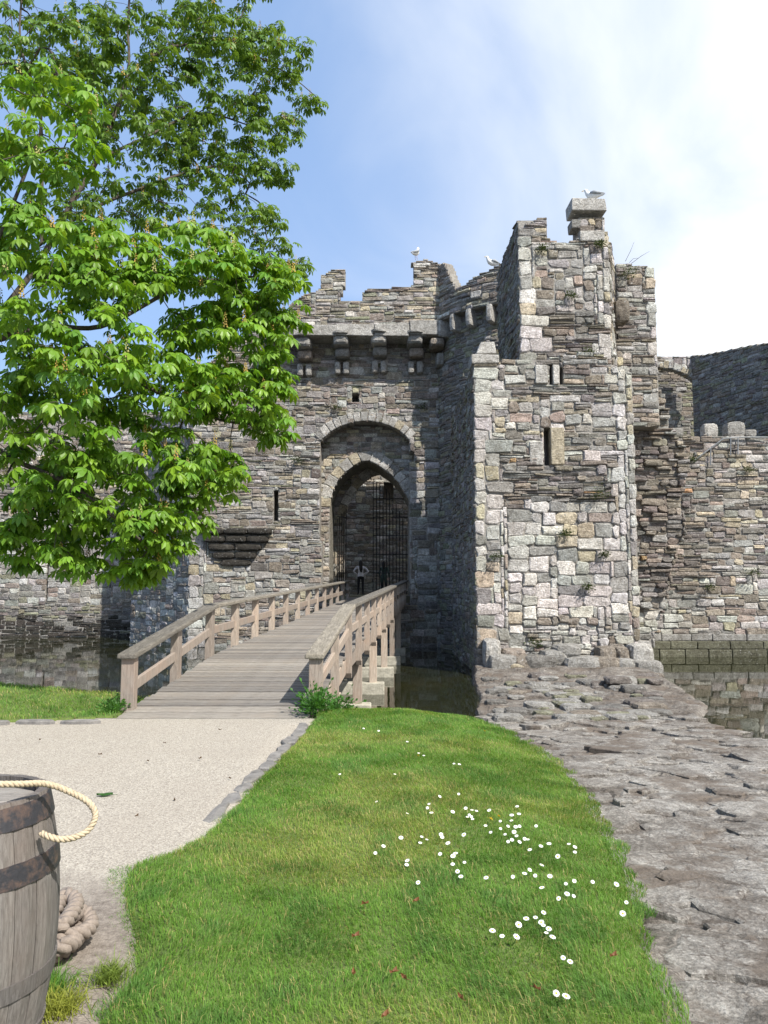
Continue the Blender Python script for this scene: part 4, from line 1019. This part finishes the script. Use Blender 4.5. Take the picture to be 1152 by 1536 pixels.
BWORDS = ['flat grey', 'low brown', 'small buff', 'dark grey', 'mid grey', 'broad grey', 'rust brown', 'small brown', 'narrow brown', 'squared grey', 'pale upright', 'rounded grey', 'pale tall', 'pinkish flat', 'long grey']
for k, (px, py, hw, hh, c) in enumerate(BLD):
    q = at(px, py, 24.55); sc = 24.55 / F
    o = lump('boulder', (q[0], 24.6 - .35 * (py > 995), q[2] + .05), (hw * sc * 1.05, .45, hh * sc * 1.1), np.array(PAL[c]) * .95, None, rough=.14, seed=k * 3 + 1)
    setp(o, f'{BWORDS[k]} boulder at the foot of the stone tower', 'boulder', 'boulders under the tower')
for k in range(120):
    px, py = rng.uniform(735, 990), rng.uniform(1014, 1080); q = at_z(px, py, .15); 
    for _k in range(4): q = at_z(px, py, zs_fast(q[0], q[1]))
    sz = rng.uniform(.10, .34)
    if q[2] < -.05 or q[1] > 24.4: continue
    o = lump('rubble_stone', (q[0], q[1], q[2] + .02), (sz, sz * .8, sz * rng.uniform(.18, .42)), np.array(PAL[random.choice(['grey', 'dgrey', 'brown', 'grey', 'green', 'purple'])]) * .95, shore, rough=.24, seed=100 + k)

# ------------------------------------------------------------------ chestnut tree
tree = empty('chestnut_tree', (-8.4, 12.0, 1.15), 'large horse chestnut with bright spring leaves and yellow flower spikes overhanging the moat', 'tree')
BARK = m_simple('bark', (.085, .072, .058), .95, 16, .03, .4, 0, 10)
def chain(pts, n=6): return smooth_path(pts, n)
lims = []
base = np.array((-8.4, 12.0, .9))
lims.append(('trunk', chain([base, base + (.05, .05, 1.5), base + (.15, .2, 3.2), (-7.9, 12.6, 5.6), (-7.4, 13.0, 7.6), (-6.2, 13.4, 9.0)], 5)))
lims.append(('limb', chain([(-7.9, 12.6, 5.6), at(40, 420, 13.2), at(110, 300, 13.6), at(145, 240, 13.8), at(165, 190, 14.0), at(192, 110, 14.4), at(192, 30, 14.8), at(200, -70, 15)], 5)))
lims.append(('limb', chain([base + (.15, .2, 3.2), at(-80, 530, 11.4), at(0, 508, 11.2), at(70, 490, 11.3), at(150, 490, 11.5), at(230, 450, 12.0), at(270, 425, 12.3), at(300, 422, 12.6), at(380, 415, 13)], 5)))
lims.append(('limb', chain([base + (.1, .1, 2.2), at(-90, 640, 11.3), at(20, 690, 11.2), at(110, 730, 11.4), at(200, 800, 11.8), at(235, 840, 12)], 5)))
lims.append(('limb', chain([(-7.4, 13.0, 7.6), at(110, 330, 14.2), at(220, 280, 14.8), at(320, 250, 15.5), at(400, 260, 16.0)], 5)))
lims.append(('limb', chain([at(70, 490, 11.3), at(150, 540, 11.8), at(240, 590, 12.2), at(330, 630, 12.7), at(430, 640, 13.2)], 5)))
lims.append(('limb', chain([at(192, 110, 14.4), at(260, 70, 15.2), at(350, 70, 15.8), at(430, 110, 16.2), at(480, 150, 16.3)], 5)))
lims.append(('limb', chain([at(145, 240, 13.8), at(210, 210, 14.6), at(300, 170, 15.4), at(380, 190, 16.0)], 5)))
lims.append(('limb', chain([(-6.2, 13.4, 9.0), at(60, 170, 13.5), at(30, 60, 13.6), at(40, -60, 13.8)], 5)))
lims.append(('limb', chain([at(-80, 530, 11.4), at(-20, 400, 10.8), at(30, 280, 10.8), at(60, 200, 10.9)], 5)))
nodes, par, tag_ = [], [], []
for li, (nm, pts) in enumerate(lims):
    start = -1
    if nodes: start = int(np.argmin(np.linalg.norm(np.array(nodes) - pts[0], axis=1)))
    for i, p in enumerate(pts):
        if i == 0 and nodes: prev = start; continue
        nodes.append(p); par.append(-1 if i == 0 else (start if i == 1 and li > 0 else len(nodes) - 2)); tag_.append(li)
nskel = len(nodes)
# (centre px, py, half width, half height in px, distance, depth half, tips)
BL = [(55, 190, 115, 110, 11.0, .9, 80), (30, 400, 110, 110, 10.9, .9, 80), (160, 400, 110, 75, 11.6, .8, 80), (285, 390, 95, 60, 12.5, .7, 75), (395, 420, 62, 42, 13.0, .5, 45), (330, 490, 110, 50, 12.7, .7, 75),
      (120, 520, 130, 70, 11.0, .9, 80), (60, 620, 110, 70, 11.0, .8, 60), (230, 580, 120, 60, 12.0, .8, 75), (350, 585, 80, 50, 12.9, .6, 60), (415, 640, 48, 26, 13.3, .4, 30), (80, 715, 110, 60, 11.3, .7, 55), (215, 690, 120, 55, 12.1, .8, 75), (315, 715, 62, 48, 12.7, .5, 45),
      (140, 780, 130, 45, 11.8, .7, 65), (250, 780, 75, 45, 12.3, .5, 45), (210, 838, 62, 34, 12.2, .5, 32), (95, 832, 75, 24, 11.7, .5, 26), (418, 540, 34, 45, 13.2, .4, 26), (30, 800, 60, 30, 11.4, .4, 14), (430, 470, 28, 26, 13.2, .3, 14),
      # upper, further crown
      (70, 60, 120, 90, 13.8, 1.2, 120), (210, 60, 120, 80, 14.8, 1.2, 120), (330, 50, 90, 70, 15.6, 1.0, 90), (405, 90, 62, 66, 16.0, .8, 62), (465, 150, 30, 16, 16.2, .4, 13), (320, 150, 110, 66, 15.6, 1.0, 110), (415, 190, 42, 34, 16.1, .6, 30),
      (220, 190, 110, 60, 14.6, 1.2, 75), (330, 235, 110, 45, 15.8, .9, 85), (410, 255, 34, 24, 16.0, .5, 20), (260, 300, 110, 50, 15.0, 1.0, 80), (370, 330, 62, 42, 15.8, .7, 48), (430, 385, 40, 34, 15.8, .5, 26), (110, 290, 90, 70, 13.8, 1.0, 60), (150, 130, 90, 80, 14.2, 1.2, 50),
      # crown outside the frame
      (-150, 300, 160, 300, 12.0, 2.0, 110), (-140, 650, 130, 120, 11.5, 1.0, 50), (150, -130, 220, 100, 14.5, 1.5, 110), (380, -60, 70, 50, 15.8, .8, 30), (-330, 100, 150, 200, 13, 2, 60)]
tips = []; tkind = []
for (cx_, cy_, hw, hh, Yc, dy, n) in BL:
    c = 0; n = int(n * (.9 if Yc < 13.5 else .82))
    while c < n:
        q = rng.uniform(-1, 1, 3)
        if (q ** 2).sum() > 1: continue
        c += 1
        tips.append(at(cx_ + q[0] * hw, cy_ + q[1] * hh, Yc + q[2] * dy * 1.3)); tkind.append(0 if Yc < 13.5 else 1)
tips = np.array(tips); tkind = np.array(tkind)
zs = np.interp(tips[:, 1] + 3, [10.6, 15, 36], [1.6, 2.2, 2.9]); tt_ = (tips[:, 2] - zs) / SDIR.z
lx_, ly_ = tips[:, 0] - SDIR.x * tt_, tips[:, 1] - SDIR.y * tt_
hit = (lx_ > bxl(ly_) - .45) & (lx_ < bxr(ly_) + .4) & (ly_ > 10) & (ly_ < 36)
print('tips over the bridge', hit.sum(), 'of', len(tips)); tips = tips[~hit]; tkind = tkind[~hit]
N_ = np.zeros((len(nodes) + len(tips) * 5, 3)); N_[:len(nodes)] = nodes; cntn = len(nodes); par = par + [0] * (len(tips) * 5)
dmin = np.linalg.norm(tips[:, None] - N_[None, :cntn], axis=2).min(1); order = np.argsort(dmin); tipnode = np.zeros(len(tips), int)
for ti in order:
    p = tips[ti]; d = np.linalg.norm(N_[:cntn] - p, axis=1); k = int(np.argmin(d + .25 * (N_[:cntn, 2] > p[2] + .6))); L_ = d[k]
    ns = 2 if L_ < .7 else 4; a = N_[k]; prev = k
    side = rng.normal(0, .06, 3) * L_
    for s_ in range(1, ns + 1):
        t = s_ / ns; q = a + (p - a) * t + side * math.sin(math.pi * t) + np.array((0, 0, .10 * L_ * math.sin(math.pi * t)))
        N_[cntn] = q; par[cntn] = prev; prev = cntn; cntn += 1
    tipnode[ti] = prev
rad = np.zeros(cntn); ex = 2.35
acc = np.zeros(cntn)
for i in range(cntn - 1, -1, -1):
    rad[i] = max(acc[i], .0052 ** ex) ** (1 / ex)
    if par[i] >= 0: acc[par[i]] += rad[i] ** ex
rad = np.minimum(rad * 1.0, .34)
def tube_edges(idx, name, sides, parent):
    vs, lp_ = [], []; idx = [i for i in idx if par[i] >= 0]
    A = N_[[par[i] for i in idx]]; B = N_[idx]; ra = np.minimum(rad[[par[i] for i in idx]], rad[idx] * 1.35); rb = rad[idx]
    d = B - A; d /= np.linalg.norm(d, axis=1)[:, None] + 1e-9; up = np.array((.31, .23, .92)); a = np.cross(up, d); a /= np.linalg.norm(a, axis=1)[:, None] + 1e-9; b = np.cross(d, a)
    th = 2 * math.pi * np.arange(sides) / sides
    ring = np.cos(th)[None, :, None] * a[:, None] + np.sin(th)[None, :, None] * b[:, None]
    V = np.concatenate((A[:, None] + ring * ra[:, None, None], B[:, None] + ring * rb[:, None, None]), 1)
    j = np.arange(sides); f = np.stack((j, (j + 1) % sides, sides + (j + 1) % sides, sides + j), -1)
    L_ = (np.arange(len(idx))[:, None, None] * 2 * sides + f[None]).reshape(-1)
    nf = len(idx) * sides
    return link(name, fastmesh(name, V.reshape(-1, 3), L_, np.arange(nf) * 4, np.full(nf, 4), None, [BARK], None, True), parent, (0, 0, 0))
for li, (nm, pts) in enumerate(lims): tube_edges([i for i in range(nskel) if tag_[i] == li], nm, 9, tree)
tw = tube_edges(list(range(nskel, cntn)), 'twigs', 4, tree); tw['kind'] = 'stuff'
# palmate leaves
def leaf_template(sd):
    r_ = np.random.default_rng(sd); vs = [np.zeros(3)]; fs_ = []
    for k, a in enumerate(np.radians((-118, -78, -38, 0, 38, 78, 118)) + r_.normal(0, .06, 7)):
        L_ = (.55, .78, .95, 1.0, .95, .78, .55)[k] * r_.uniform(.9, 1.08); w_ = .175 * L_; dr = r_.uniform(.45, .85)
        d = np.array((math.cos(a), math.sin(a), 0)); s_ = np.array((-math.sin(a), math.cos(a), 0)); o = len(vs)
        def P(t, q, lift=0.): return d * L_ * t * (1 - .22 * t * dr) + s_ * q + np.array((0, 0, -dr * L_ * t * t * .75 + lift))
        vs += [P(.36, -w_ * .62, .02), P(.36, w_ * .62, .02), P(.40, 0, -.015), P(.70, -w_, .02), P(.70, w_, .02), P(.72, 0, -.02), P(1.0, 0)]
        q = lambda *f: tuple(0 if i == 0 else o + i - 1 for i in f)
        fs_ += [q(0, 1, 3), q(0, 3, 2), q(1, 4, 6), q(1, 6, 3), q(3, 6, 5), q(3, 5, 2), q(4, 7, 6), q(6, 7, 5)]
    return np.array(vs), np.array(fs_)
TP = [leaf_template(k) for k in range(5)]
LV, LK, LC, LS = [], [], [], []
ax = np.array((-8.0, 12.5))
for ti in range(len(tips)):
    p = N_[tipnode[ti]]; n = rng.integers(4, 6); a0 = rng.uniform(0, 6.28)
    for k in range(n):
        az = a0 + k * 2 * math.pi / n + rng.normal(0, .25); out = np.array((math.cos(az), math.sin(az), 0)); ps = rng.uniform(.05, .17)
        c = p + out * ps + np.array((0, 0, rng.uniform(-.09, .05)))
        sc = rng.uniform(.15, .26) * (1.0 if tkind[ti] == 0 else .80); pitch = rng.uniform(.05, .75); roll = rng.normal(0, .25)
        x = np.array((math.cos(az) * math.cos(pitch), math.sin(az) * math.cos(pitch), -math.sin(pitch))); y_ = np.array((-math.sin(az), math.cos(az), 0)); z = np.cross(x, y_)
        y2 = y_ * math.cos(roll) + z * math.sin(roll); z2 = np.cross(x, y2)
        LV.append((c, np.stack((x, y2, z2)) * sc)); LK.append(int(rng.integers(5)))
        g_ = rng.uniform(); LC.append(np.array((.19, .34, .034)) * (1 - g_) + np.array((.105, .235, .024)) * g_ + rng.normal(0, .006, 3) if tkind[ti] == 0 else np.array((.145, .25, .042)) * (1 - g_) + np.array((.08, .165, .028)) * g_)
LC = np.clip(np.array(LC), .005, 1); LK = np.array(LK); ctr = np.array([q[0] for q in LV]); RM = np.array([q[1] for q in LV])
lx, ly = proj(ctr); scale = np.linalg.norm(RM[:, 0], axis=1) / ctr[:, 1]
front = (lx > 5) & (lx < 1150) & (ly > 5); order = np.argsort(-(scale * front)); big = set(order[:290].tolist())
vs_, lp_, co_ = [], [], []; off = 0
for i in range(len(LV)):
    tv, tf = TP[LK[i]]
    if i in big:
        me = polymesh('leaf', tv @ RM[i], [tuple(f) for f in tf], np.tile(LC[i], (len(tv), 1)), [M['leaf']], None, False); link('leaf', me, tree, tuple(ctr[i])); continue
    vs_.append(tv @ RM[i] + ctr[i]); lp_.append(tf.ravel() + off); off += len(tv); co_.append(np.tile(LC[i], (len(tv), 1)))
L_ = np.concatenate(lp_); nf = len(L_) // 3
o = link('crown', fastmesh('crown', np.concatenate(vs_), L_, np.arange(nf) * 3, np.full(nf, 3), np.concatenate(co_), [M['leaf']], None, False), tree, (0, 0, 0)); o['kind'] = 'stuff'
print('leaves', len(LV), 'tips', len(tips))
# flower spikes
M['spike'] = m_leafy('flower_spike', .3, .7, (1.2, 1.1, .6)); V_, L_, c_ = [], [], []; off = 0
for ti in np.nonzero((rng.uniform(0, 1, len(tips)) < np.where(tkind == 0, .24, .12)))[0]:
    p = N_[tipnode[ti]]; h = rng.uniform(.14, .26); col = np.array((.42, .30, .06)) * rng.uniform(.7, 1.1) if rng.uniform() < .7 else np.array((.40, .38, .14))
    for k in range(16):
        t = k / 16; a = k * 2.4; r_ = .026 * (1 - .75 * t) + .006; b = p + np.array((r_ * math.cos(a), r_ * math.sin(a), .02 + h * t)); s_ = .017 * (1 - .5 * t)
        V_ += [b + (s_, 0, -s_), b + (-s_ * .5, s_ * .87, -s_), b + (-s_ * .5, -s_ * .87, -s_), b + (0, 0, s_ * 1.3)]
        L_ += [off, off + 1, off + 3, off + 1, off + 2, off + 3, off + 2, off, off + 3]; off += 4; c_ += [col] * 4
nf = len(L_) // 3
o = link('flower_spikes', fastmesh('flower_spikes', np.array(V_), L_, np.arange(nf) * 3, np.full(nf, 3), np.array(c_), [M['spike']]), tree, (0, 0, 0)); o['kind'] = 'stuff'

# ------------------------------------------------------------------ grass
def blades(name, poly, zf, dens, hgt, wid, ext=0.0, seed=0, tone=1.0):
    r_ = np.random.default_rng(seed); xs = [p[0] for p in poly]; ys = [p[1] for p in poly]
    A = (max(xs) - min(xs)) * (max(ys) - min(ys)); n = int(A * dens(5.0) * 1.0 * 3)
    X = r_.uniform(min(xs) - ext, max(xs) + ext, n); Y = r_.uniform(min(ys), max(ys), n)
    ex_ = (vnoise(X * 9, Y * 9, 77) - .5) * .16; keep = in_poly(X + ex_, Y + ex_ * .8, poly) & (r_.uniform(0, 1, n) < dens(Y) / (dens(5.0) * 3))
    X, Y = X[keep], Y[keep]; n = len(X); Z = zf(X, Y) - .004
    big_ = fbm(X * .8, Y * .8, 3, 88); sm_ = vnoise(X * 5, Y * 5, 91)
    h = hgt * r_.uniform(.5, 1.25, n) * (.6 + .8 * sm_) ; wd = wid * (.7 + .06 * Y) * r_.uniform(.7, 1.3, n)
    az = r_.uniform(0, 2 * np.pi, n); cl = vnoise(X * 3.1, Y * 3.1, 95) * 6.28; az2 = cl + r_.normal(0, .9, n); lean = r_.uniform(.25, 1.15, n)
    bx_, by_ = np.cos(az) * wd, np.sin(az) * wd; dx_, dy_ = np.cos(az2), np.sin(az2)
    P0 = np.stack((X - bx_, Y - by_, Z), -1); P1 = np.stack((X + bx_, Y + by_, Z), -1)
    mx_, my_, mz_ = X + dx_ * h * lean * .35, Y + dy_ * h * lean * .35, Z + h * .62
    P2 = np.stack((mx_ + bx_ * .8, my_ + by_ * .8, mz_), -1); P3 = np.stack((mx_ - bx_ * .8, my_ - by_ * .8, mz_), -1)
    P4 = np.stack((X + dx_ * h * lean, Y + dy_ * h * lean, Z + h * (1.02 - .42 * lean)), -1)
    V = np.stack((P0, P1, P2, P3, P4), 1).reshape(-1, 3)
    i5 = np.arange(n) * 5; lp = np.stack((i5, i5 + 1, i5 + 2, i5 + 3, i5 + 3, i5 + 2, i5 + 4), -1).ravel()
    st = np.stack((np.arange(n) * 7, np.arange(n) * 7 + 4), -1).ravel(); tt = np.tile((4, 3), n)
    g1, g2, g3 = np.array((.135, .27, .038)), np.array((.22, .315, .055)), np.array((.085, .20, .04))
    t1 = np.clip((big_ - .37) / .24, 0, 1)[:, None]; col = g1 * (1 - t1) + g2 * t1; t2 = np.clip((sm_ - .55) / .3, 0, 1)[:, None] * .7; col = col * (1 - t2) + g3 * t2
    dry = (r_.uniform(0, 1, n) < .07 + .16 * np.clip((big_ - .42) / .12, 0, 1))[:, None]; col = np.where(dry, np.array((.42, .36, .15)), col) * r_.uniform(.75, 1.25, (n, 1)) * tone
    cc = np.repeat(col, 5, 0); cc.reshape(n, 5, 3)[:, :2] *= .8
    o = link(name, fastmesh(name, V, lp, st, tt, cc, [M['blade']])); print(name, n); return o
o = blades('bank_grass', BANK, z_bank, lambda Y: 14000 * np.exp(-.10 * (np.asarray(Y) - 3)), .044, .0015, .15, 1)
setp(o, 'short green turf with mown blades covering the bank', 'grass', kind='stuff')
o = blades('verge_grass', LEFT, z_left, lambda Y: 1500 + 0 * np.asarray(Y), .06, .0024, .1, 2)
setp(o, 'green grass on the verge left of the footbridge', 'grass', kind='stuff')

# small plants: rosettes of leaves and tufts
M['weed'] = m_leafy('weed_leaf', .35, .5, (1.3, 1.2, .5))
def weed(name, c, rad_, n, label, cat, group=None, col=(.06, .14, .025), nrm=None, size=.05, up=.6, seed=0):
    r_ = np.random.default_rng(seed); V, L_, cc = [np.zeros(3)], [], [np.array(col)]; off = 1
    for k in range(n):
        d = r_.normal(0, 1, 3); d /= np.linalg.norm(d); d[2] = abs(d[2]) * up + .1
        if nrm is not None: d = d + np.array(nrm) * .9
        b = r_.normal(0, .35, 3) * rad_; q = b + d * rad_ * r_.uniform(.3, 1); s_ = size * r_.uniform(.6, 1.3)
        a = np.cross(d, r_.normal(0, 1, 3)); a /= np.linalg.norm(a) + 1e-6; dn = d / np.linalg.norm(d); f = np.cross(a, dn)
        V += [q, q + dn * s_ * .5 + a * s_ * .33 + f * .1 * s_, q + dn * s_, q + dn * s_ * .5 - a * s_ * .33 + f * .1 * s_]; V += [q + a * .006]; L_ += [off, off + 1, off + 2, off, off + 2, off + 3, 0, off, off + 4]; off += 5
        cc += [np.array(col) * r_.uniform(.6, 1.4)] * 5
    V = np.array(V); nf = len(L_) // 3
    o = link(name, fastmesh(name, V, L_, np.arange(nf) * 3, np.full(nf, 3), np.array(cc), [M['weed']]), None, tuple(c)); return setp(o, label, cat, group)
q = at_z(487, 1062, 1.12); weed('leafy_weed', (-.93, 10.75, 1.13), .24, 420, 'bushy green weed at the foot of the right bridge post', 'plant', None, (.06, .17, .03), size=.06, up=.9, seed=1)
weed('leafy_weed', (-.62, 10.95, 1.08), .20, 240, 'low green weed spreading beside the bushy one on the bank', 'plant', None, (.06, .16, .03), size=.055, up=.6, seed=2)
weed('leafy_weed', (-3.78, 10.95, 1.08), .16, 220, 'low green weed at the foot of the left bridge post', 'plant', None, (.07, .18, .03), size=.05, up=.6, seed=3)
TW = [(897, 742, YT, .30, 'hanging on the tower below the long slit'), (745, 835, YT, .22, 'on the tower edge beside the dark water'), (845, 800, YT, .20, 'in the pale blocks of the tower'), (880, 880, YT, .18, 'in the tower masonry above the rocks'),
      (812, 374, YU, .16, 'under the turret top'), (898, 368, YU, .18, 'below the turret capstone'), (855, 445, YU, .20, 'in the middle of the turret'), (880, 530, YU - .9, .24, 'on the ledge below the turret'), (940, 412, YC, .30, 'on the broken right shoulder of the turret'),
      (1062, 880, YR, .26, 'on the curtain wall above the water'), (1128, 860, YR, .28, 'growing on the low wall right of the tower'), (1120, 705, YR, .20, 'near the top of the low wall'), (1035, 690, YR, .2, 'beside the metal handrail'),
      (446, 690, YG, .3, 'on the gate pier beside the tree'), (632, 612, YG, .22, 'on the gatehouse above the arch, right side'), (505, 612, YG, .2, 'on the gatehouse above the arch, left side'), (800, 965, YT, .22, 'in the rubble at the tower foot'), (905, 832, YT, .16, 'between pale blocks on the right of the tower')]
for k, (px, py, Y, r_, txt) in enumerate(TW):
    p = at(px, py, Y - .06); weed('wall_plant', p, r_, 110, 'small dark green plant ' + txt, 'plant', 'plants rooted in the castle walls', (.05, .075, .022), (0, -1, -.3), .07, .5, 10 + k)
for k, (px, py, cc, n, r_, txt) in enumerate(((70, 1490, (.10, .22, .03), 500, .085, 'bright green grass tuft against the foot of the barrel'), (88, 1518, (.24, .27, .04), 420, .075, 'yellowish grass tuft in front of the barrel'), (165, 1470, (.16, .23, .04), 300, .06, 'small grass tuft on bare earth near the barrel'))):
    p = at_z(px, py, float(zb(3.1))); V, L_, co = [], [], []; rr_ = np.random.default_rng(40 + k)
    for j in range(n):
        b = np.array((*rr_.normal(0, r_ * .55, 2), 0)); d = np.array((*rr_.normal(0, .55, 2), 1)); h = rr_.uniform(.05, .10); s_ = np.array((*rr_.normal(0, 1, 2), 0)); s_ = s_ / np.linalg.norm(s_) * .0022; o_ = len(V)
        V += [b - s_, b + s_, b + d * h * .6 + s_ * .7, b + d * h * .6 - s_ * .7, b + d * h + np.array((d[0], d[1], -.5)) * h * .4]; L_ += [o_, o_ + 1, o_ + 2, o_, o_ + 2, o_ + 3, o_ + 3, o_ + 2, o_ + 4]; co += [np.array(cc) * rr_.uniform(.7, 1.3)] * 5
    nf = len(L_) // 3; o = link('grass_tuft', fastmesh('grass_tuft', np.array(V), L_, np.arange(nf) * 3, np.full(nf, 3), np.array(co), [M['blade']]), None, tuple(p)); setp(o, txt, 'grass tuft')

# ------------------------------------------------------------------ flowers and fallen leaves
PET = m_simple('petal_white', (.78, .78, .76), .7, None, .01, .04); CEN = m_simple('daisy_yellow', (.70, .48, .03), .7, None, .01, .1); STM = m_simple('flower_stem', (.08, .16, .03), .7)
m = MB()
for k in range(13):
    a = 2 * math.pi * k / 13; ca, sa = math.cos(a), math.sin(a); w_ = .0032
    m.add([(ca * .003, sa * .003, 0), (ca * .011 - sa * w_, sa * .011 + ca * w_, .0012), (ca * .0165, sa * .0165, .0005), (ca * .011 + sa * w_, sa * .011 - ca * w_, .0012)], [(0, 3, 2, 1)])
d_me = polymesh('petals', m.v, m.f, None, [PET]); m = MB(); m.lathe([(.0055, 0), (.005, .002), (.0025, .0035), (.0004, .004)], (0, 0, 0), 8); c_me = polymesh('centre', m.v, m.f, None, [CEN], None, True)
m = MB(); m.tube([(0, 0, -.06), (.003, 0, -.03), (0, 0, 0)], .0011, 4); s_me = polymesh('stem', m.v, m.f, None, [STM])
DZ_ = [(66, 180), (249, 180), (290, 72), (145, 28), (195, 36), (328, 110), (345, 118), (445, 145), (463, 147), (188, 271), (290, 310), (362, 279), (357, 292), (370, 308), (398, 254), (461, 246), (441, 305), (484, 293), (505, 299), (520, 302), (496, 315), (503, 321), (490, 322), (507, 329),
       (550, 351), (567, 373), (599, 336), (600, 361), (615, 380), (637, 316), (661, 312), (636, 334), (625, 353), (650, 355), (663, 353), (645, 372), (653, 385), (638, 398), (625, 404), (663, 405), (680, 395), (690, 397), (718, 352), (697, 431), (734, 419), (761, 411), (827, 412), (847, 422), (847, 439),
       (269, 391), (211, 419), (184, 442), (333, 408), (355, 397), (338, 388), (402, 380), (406, 389), (425, 409), (399, 445), (290, 467), (288, 481), (326, 540), (441, 479), (442, 452), (450, 443), (480, 473), (457, 503), (468, 520), (552, 524), (641, 521), (680, 510), (697, 498), (715, 517), (737, 482), (764, 519), (790, 453),
       (845, 535), (817, 544), (906, 538), (985, 546), (1018, 606), (1006, 643), (737, 557), (793, 593), (821, 578), (843, 585), (743, 640), (716, 656), (685, 660), (660, 680), (735, 672), (742, 682), (752, 707), (760, 694), (773, 721), (653, 720), (605, 718), (573, 700), (808, 790), (831, 803), (785, 908), (818, 918), (478, 381), (562, 300), (655, 287)]
def on_bank(px, py):
    q = at_z(px, py, 1.1)
    for _ in range(5): q = at_z(px, py, float(z_bank(q[0], q[1])) + .05)
    return q
for k, (cx_, cy_) in enumerate(DZ_):
    q = on_bank(480 + cx_ / 2.215, 1080 + cy_ / 2.215)
    if not (1.5 < q[1] < 12): continue
    o = link('daisy', d_me, None, tuple(q)); s_ = random.uniform(.65, 1.05); o.scale = (s_,) * 3; o.rotation_euler = (random.uniform(.1, .75), random.uniform(-.3, .3), random.uniform(-.5, .5))
    setp(o, 'small white daisy with yellow centre in the turf', 'daisy', 'daisies on the grass bank')
    for nm, me in (('centre', c_me), ('stem', s_me)):
        c = bpy.data.objects.new(nm, me); C.objects.link(c); c.parent = o
m = MB()
for r_, nn_, z in ((.017, 18, 0), (.012, 14, .004), (.007, 9, .007)):
    for k in range(nn_):
        a = 2 * math.pi * k / nn_ + z * 90; ca, sa = math.cos(a), math.sin(a); w_ = .0022
        m.add([(0, 0, z), (ca * r_ - sa * w_, sa * r_ + ca * w_, z + .004), (ca * r_ + sa * w_, sa * r_ - ca * w_, z + .004)], [(0, 2, 1)])
dn_me = polymesh('dandelion', m.v, m.f, None, [CEN])
for px, py in ((727, 1097), (627, 1134), (736, 1229), (748, 1229 - 4)):
    q = on_bank(px, py); o = link('dandelion', dn_me, None, tuple(q)); o.rotation_euler = (.5, 0, random.uniform(0, 3)); setp(o, 'yellow dandelion flower in the turf', 'dandelion', 'dandelions on the grass bank')
    c = bpy.data.objects.new('stem', s_me); C.objects.link(c); c.parent = o
def leaf_obj(name, p, L_, w_, col, rot, label, group=None, curl=.012):
    m = MB(); prof = [(0, 0), (.15, .45), (.4, 1), (.65, .9), (.85, .5), (1, 0)]; vs = []
    for t, ww in prof:
        x = (t - .5) * L_
        vs += [(x, -ww * w_, curl * (abs(t - .5) * 2) ** 2 + .006), (x, 0, .002), (x, ww * w_, curl * (abs(t - .4) * 2) + .008)]
    fs_ = []
    for i in range(5): fs_ += [(i * 3, i * 3 + 3, i * 3 + 4, i * 3 + 1), (i * 3 + 1, i * 3 + 4, i * 3 + 5, i * 3 + 2)]
    m.add(vs, fs_); m.tube([(L_ * .5, 0, .003), (L_ * .75, .004, .003)], .0016, 4)
    me = polymesh(name, m.v, m.f, np.tile(col, (len(m.v), 1)), [M['weed']]); o = link(name, me, None, tuple(p)); o.rotation_euler.z = rot; return setp(o, label, 'leaf', group)
q = at_z(157, 1193, float(zb(6.2)) + .006); leaf_obj('fallen_leaf', q, .13, .035, (.04, .11, .025), .1, 'green leaf lying alone on the gravel path')
for k, (x, y_) in enumerate(((281, 858), (467, 925), (118, 720), (150, 612), (215, 985), (318, 603), (112, 845), (245, 840), (720, 895), (975, 786))):
    q = on_bank(480 + x / 2.215, 1080 + y_ / 2.215); o = leaf_obj('fallen_leaf', q, .036, .008, (.22, .10, .05), random.uniform(0, 6), 'curled reddish brown leaf fallen on the grass', 'brown leaves on the grass bank')
    o.rotation_euler.x = random.uniform(-.4, .4)
for k, (px, py) in enumerate(((262, 1201), (345, 1168), (247, 1115), (150, 1132), (222, 1142), (60, 1110), (300, 1138), (120, 1300), (205, 1225), (330, 1095))):
    q = at_z(px, py, float(zb(6.5)) + .004); leaf_obj('fallen_leaf', q, .035, .008, (.10, .06, .035), random.uniform(0, 6), 'tiny dry brown leaf on the gravel path', 'dry bits on the path')
# bare twig on the turret's shoulder
tw_ = empty('dry_twig', at(942, 395, YC + .3), 'bare dry stems sticking up from the turret shoulder', 'twig')
for a, b, c in (((938, 392), (946, 376), (951, 363)), ((946, 396), (962, 384), (974, 377)), ((944, 394), (950, 388), (958, 387))):
    m = MB(); m.tube([at(*a, YC + .3), at(*b, YC + .2), at(*c, YC + .1)], [.012, .009, .004], 4); m.build('stem', BARK, tw_)
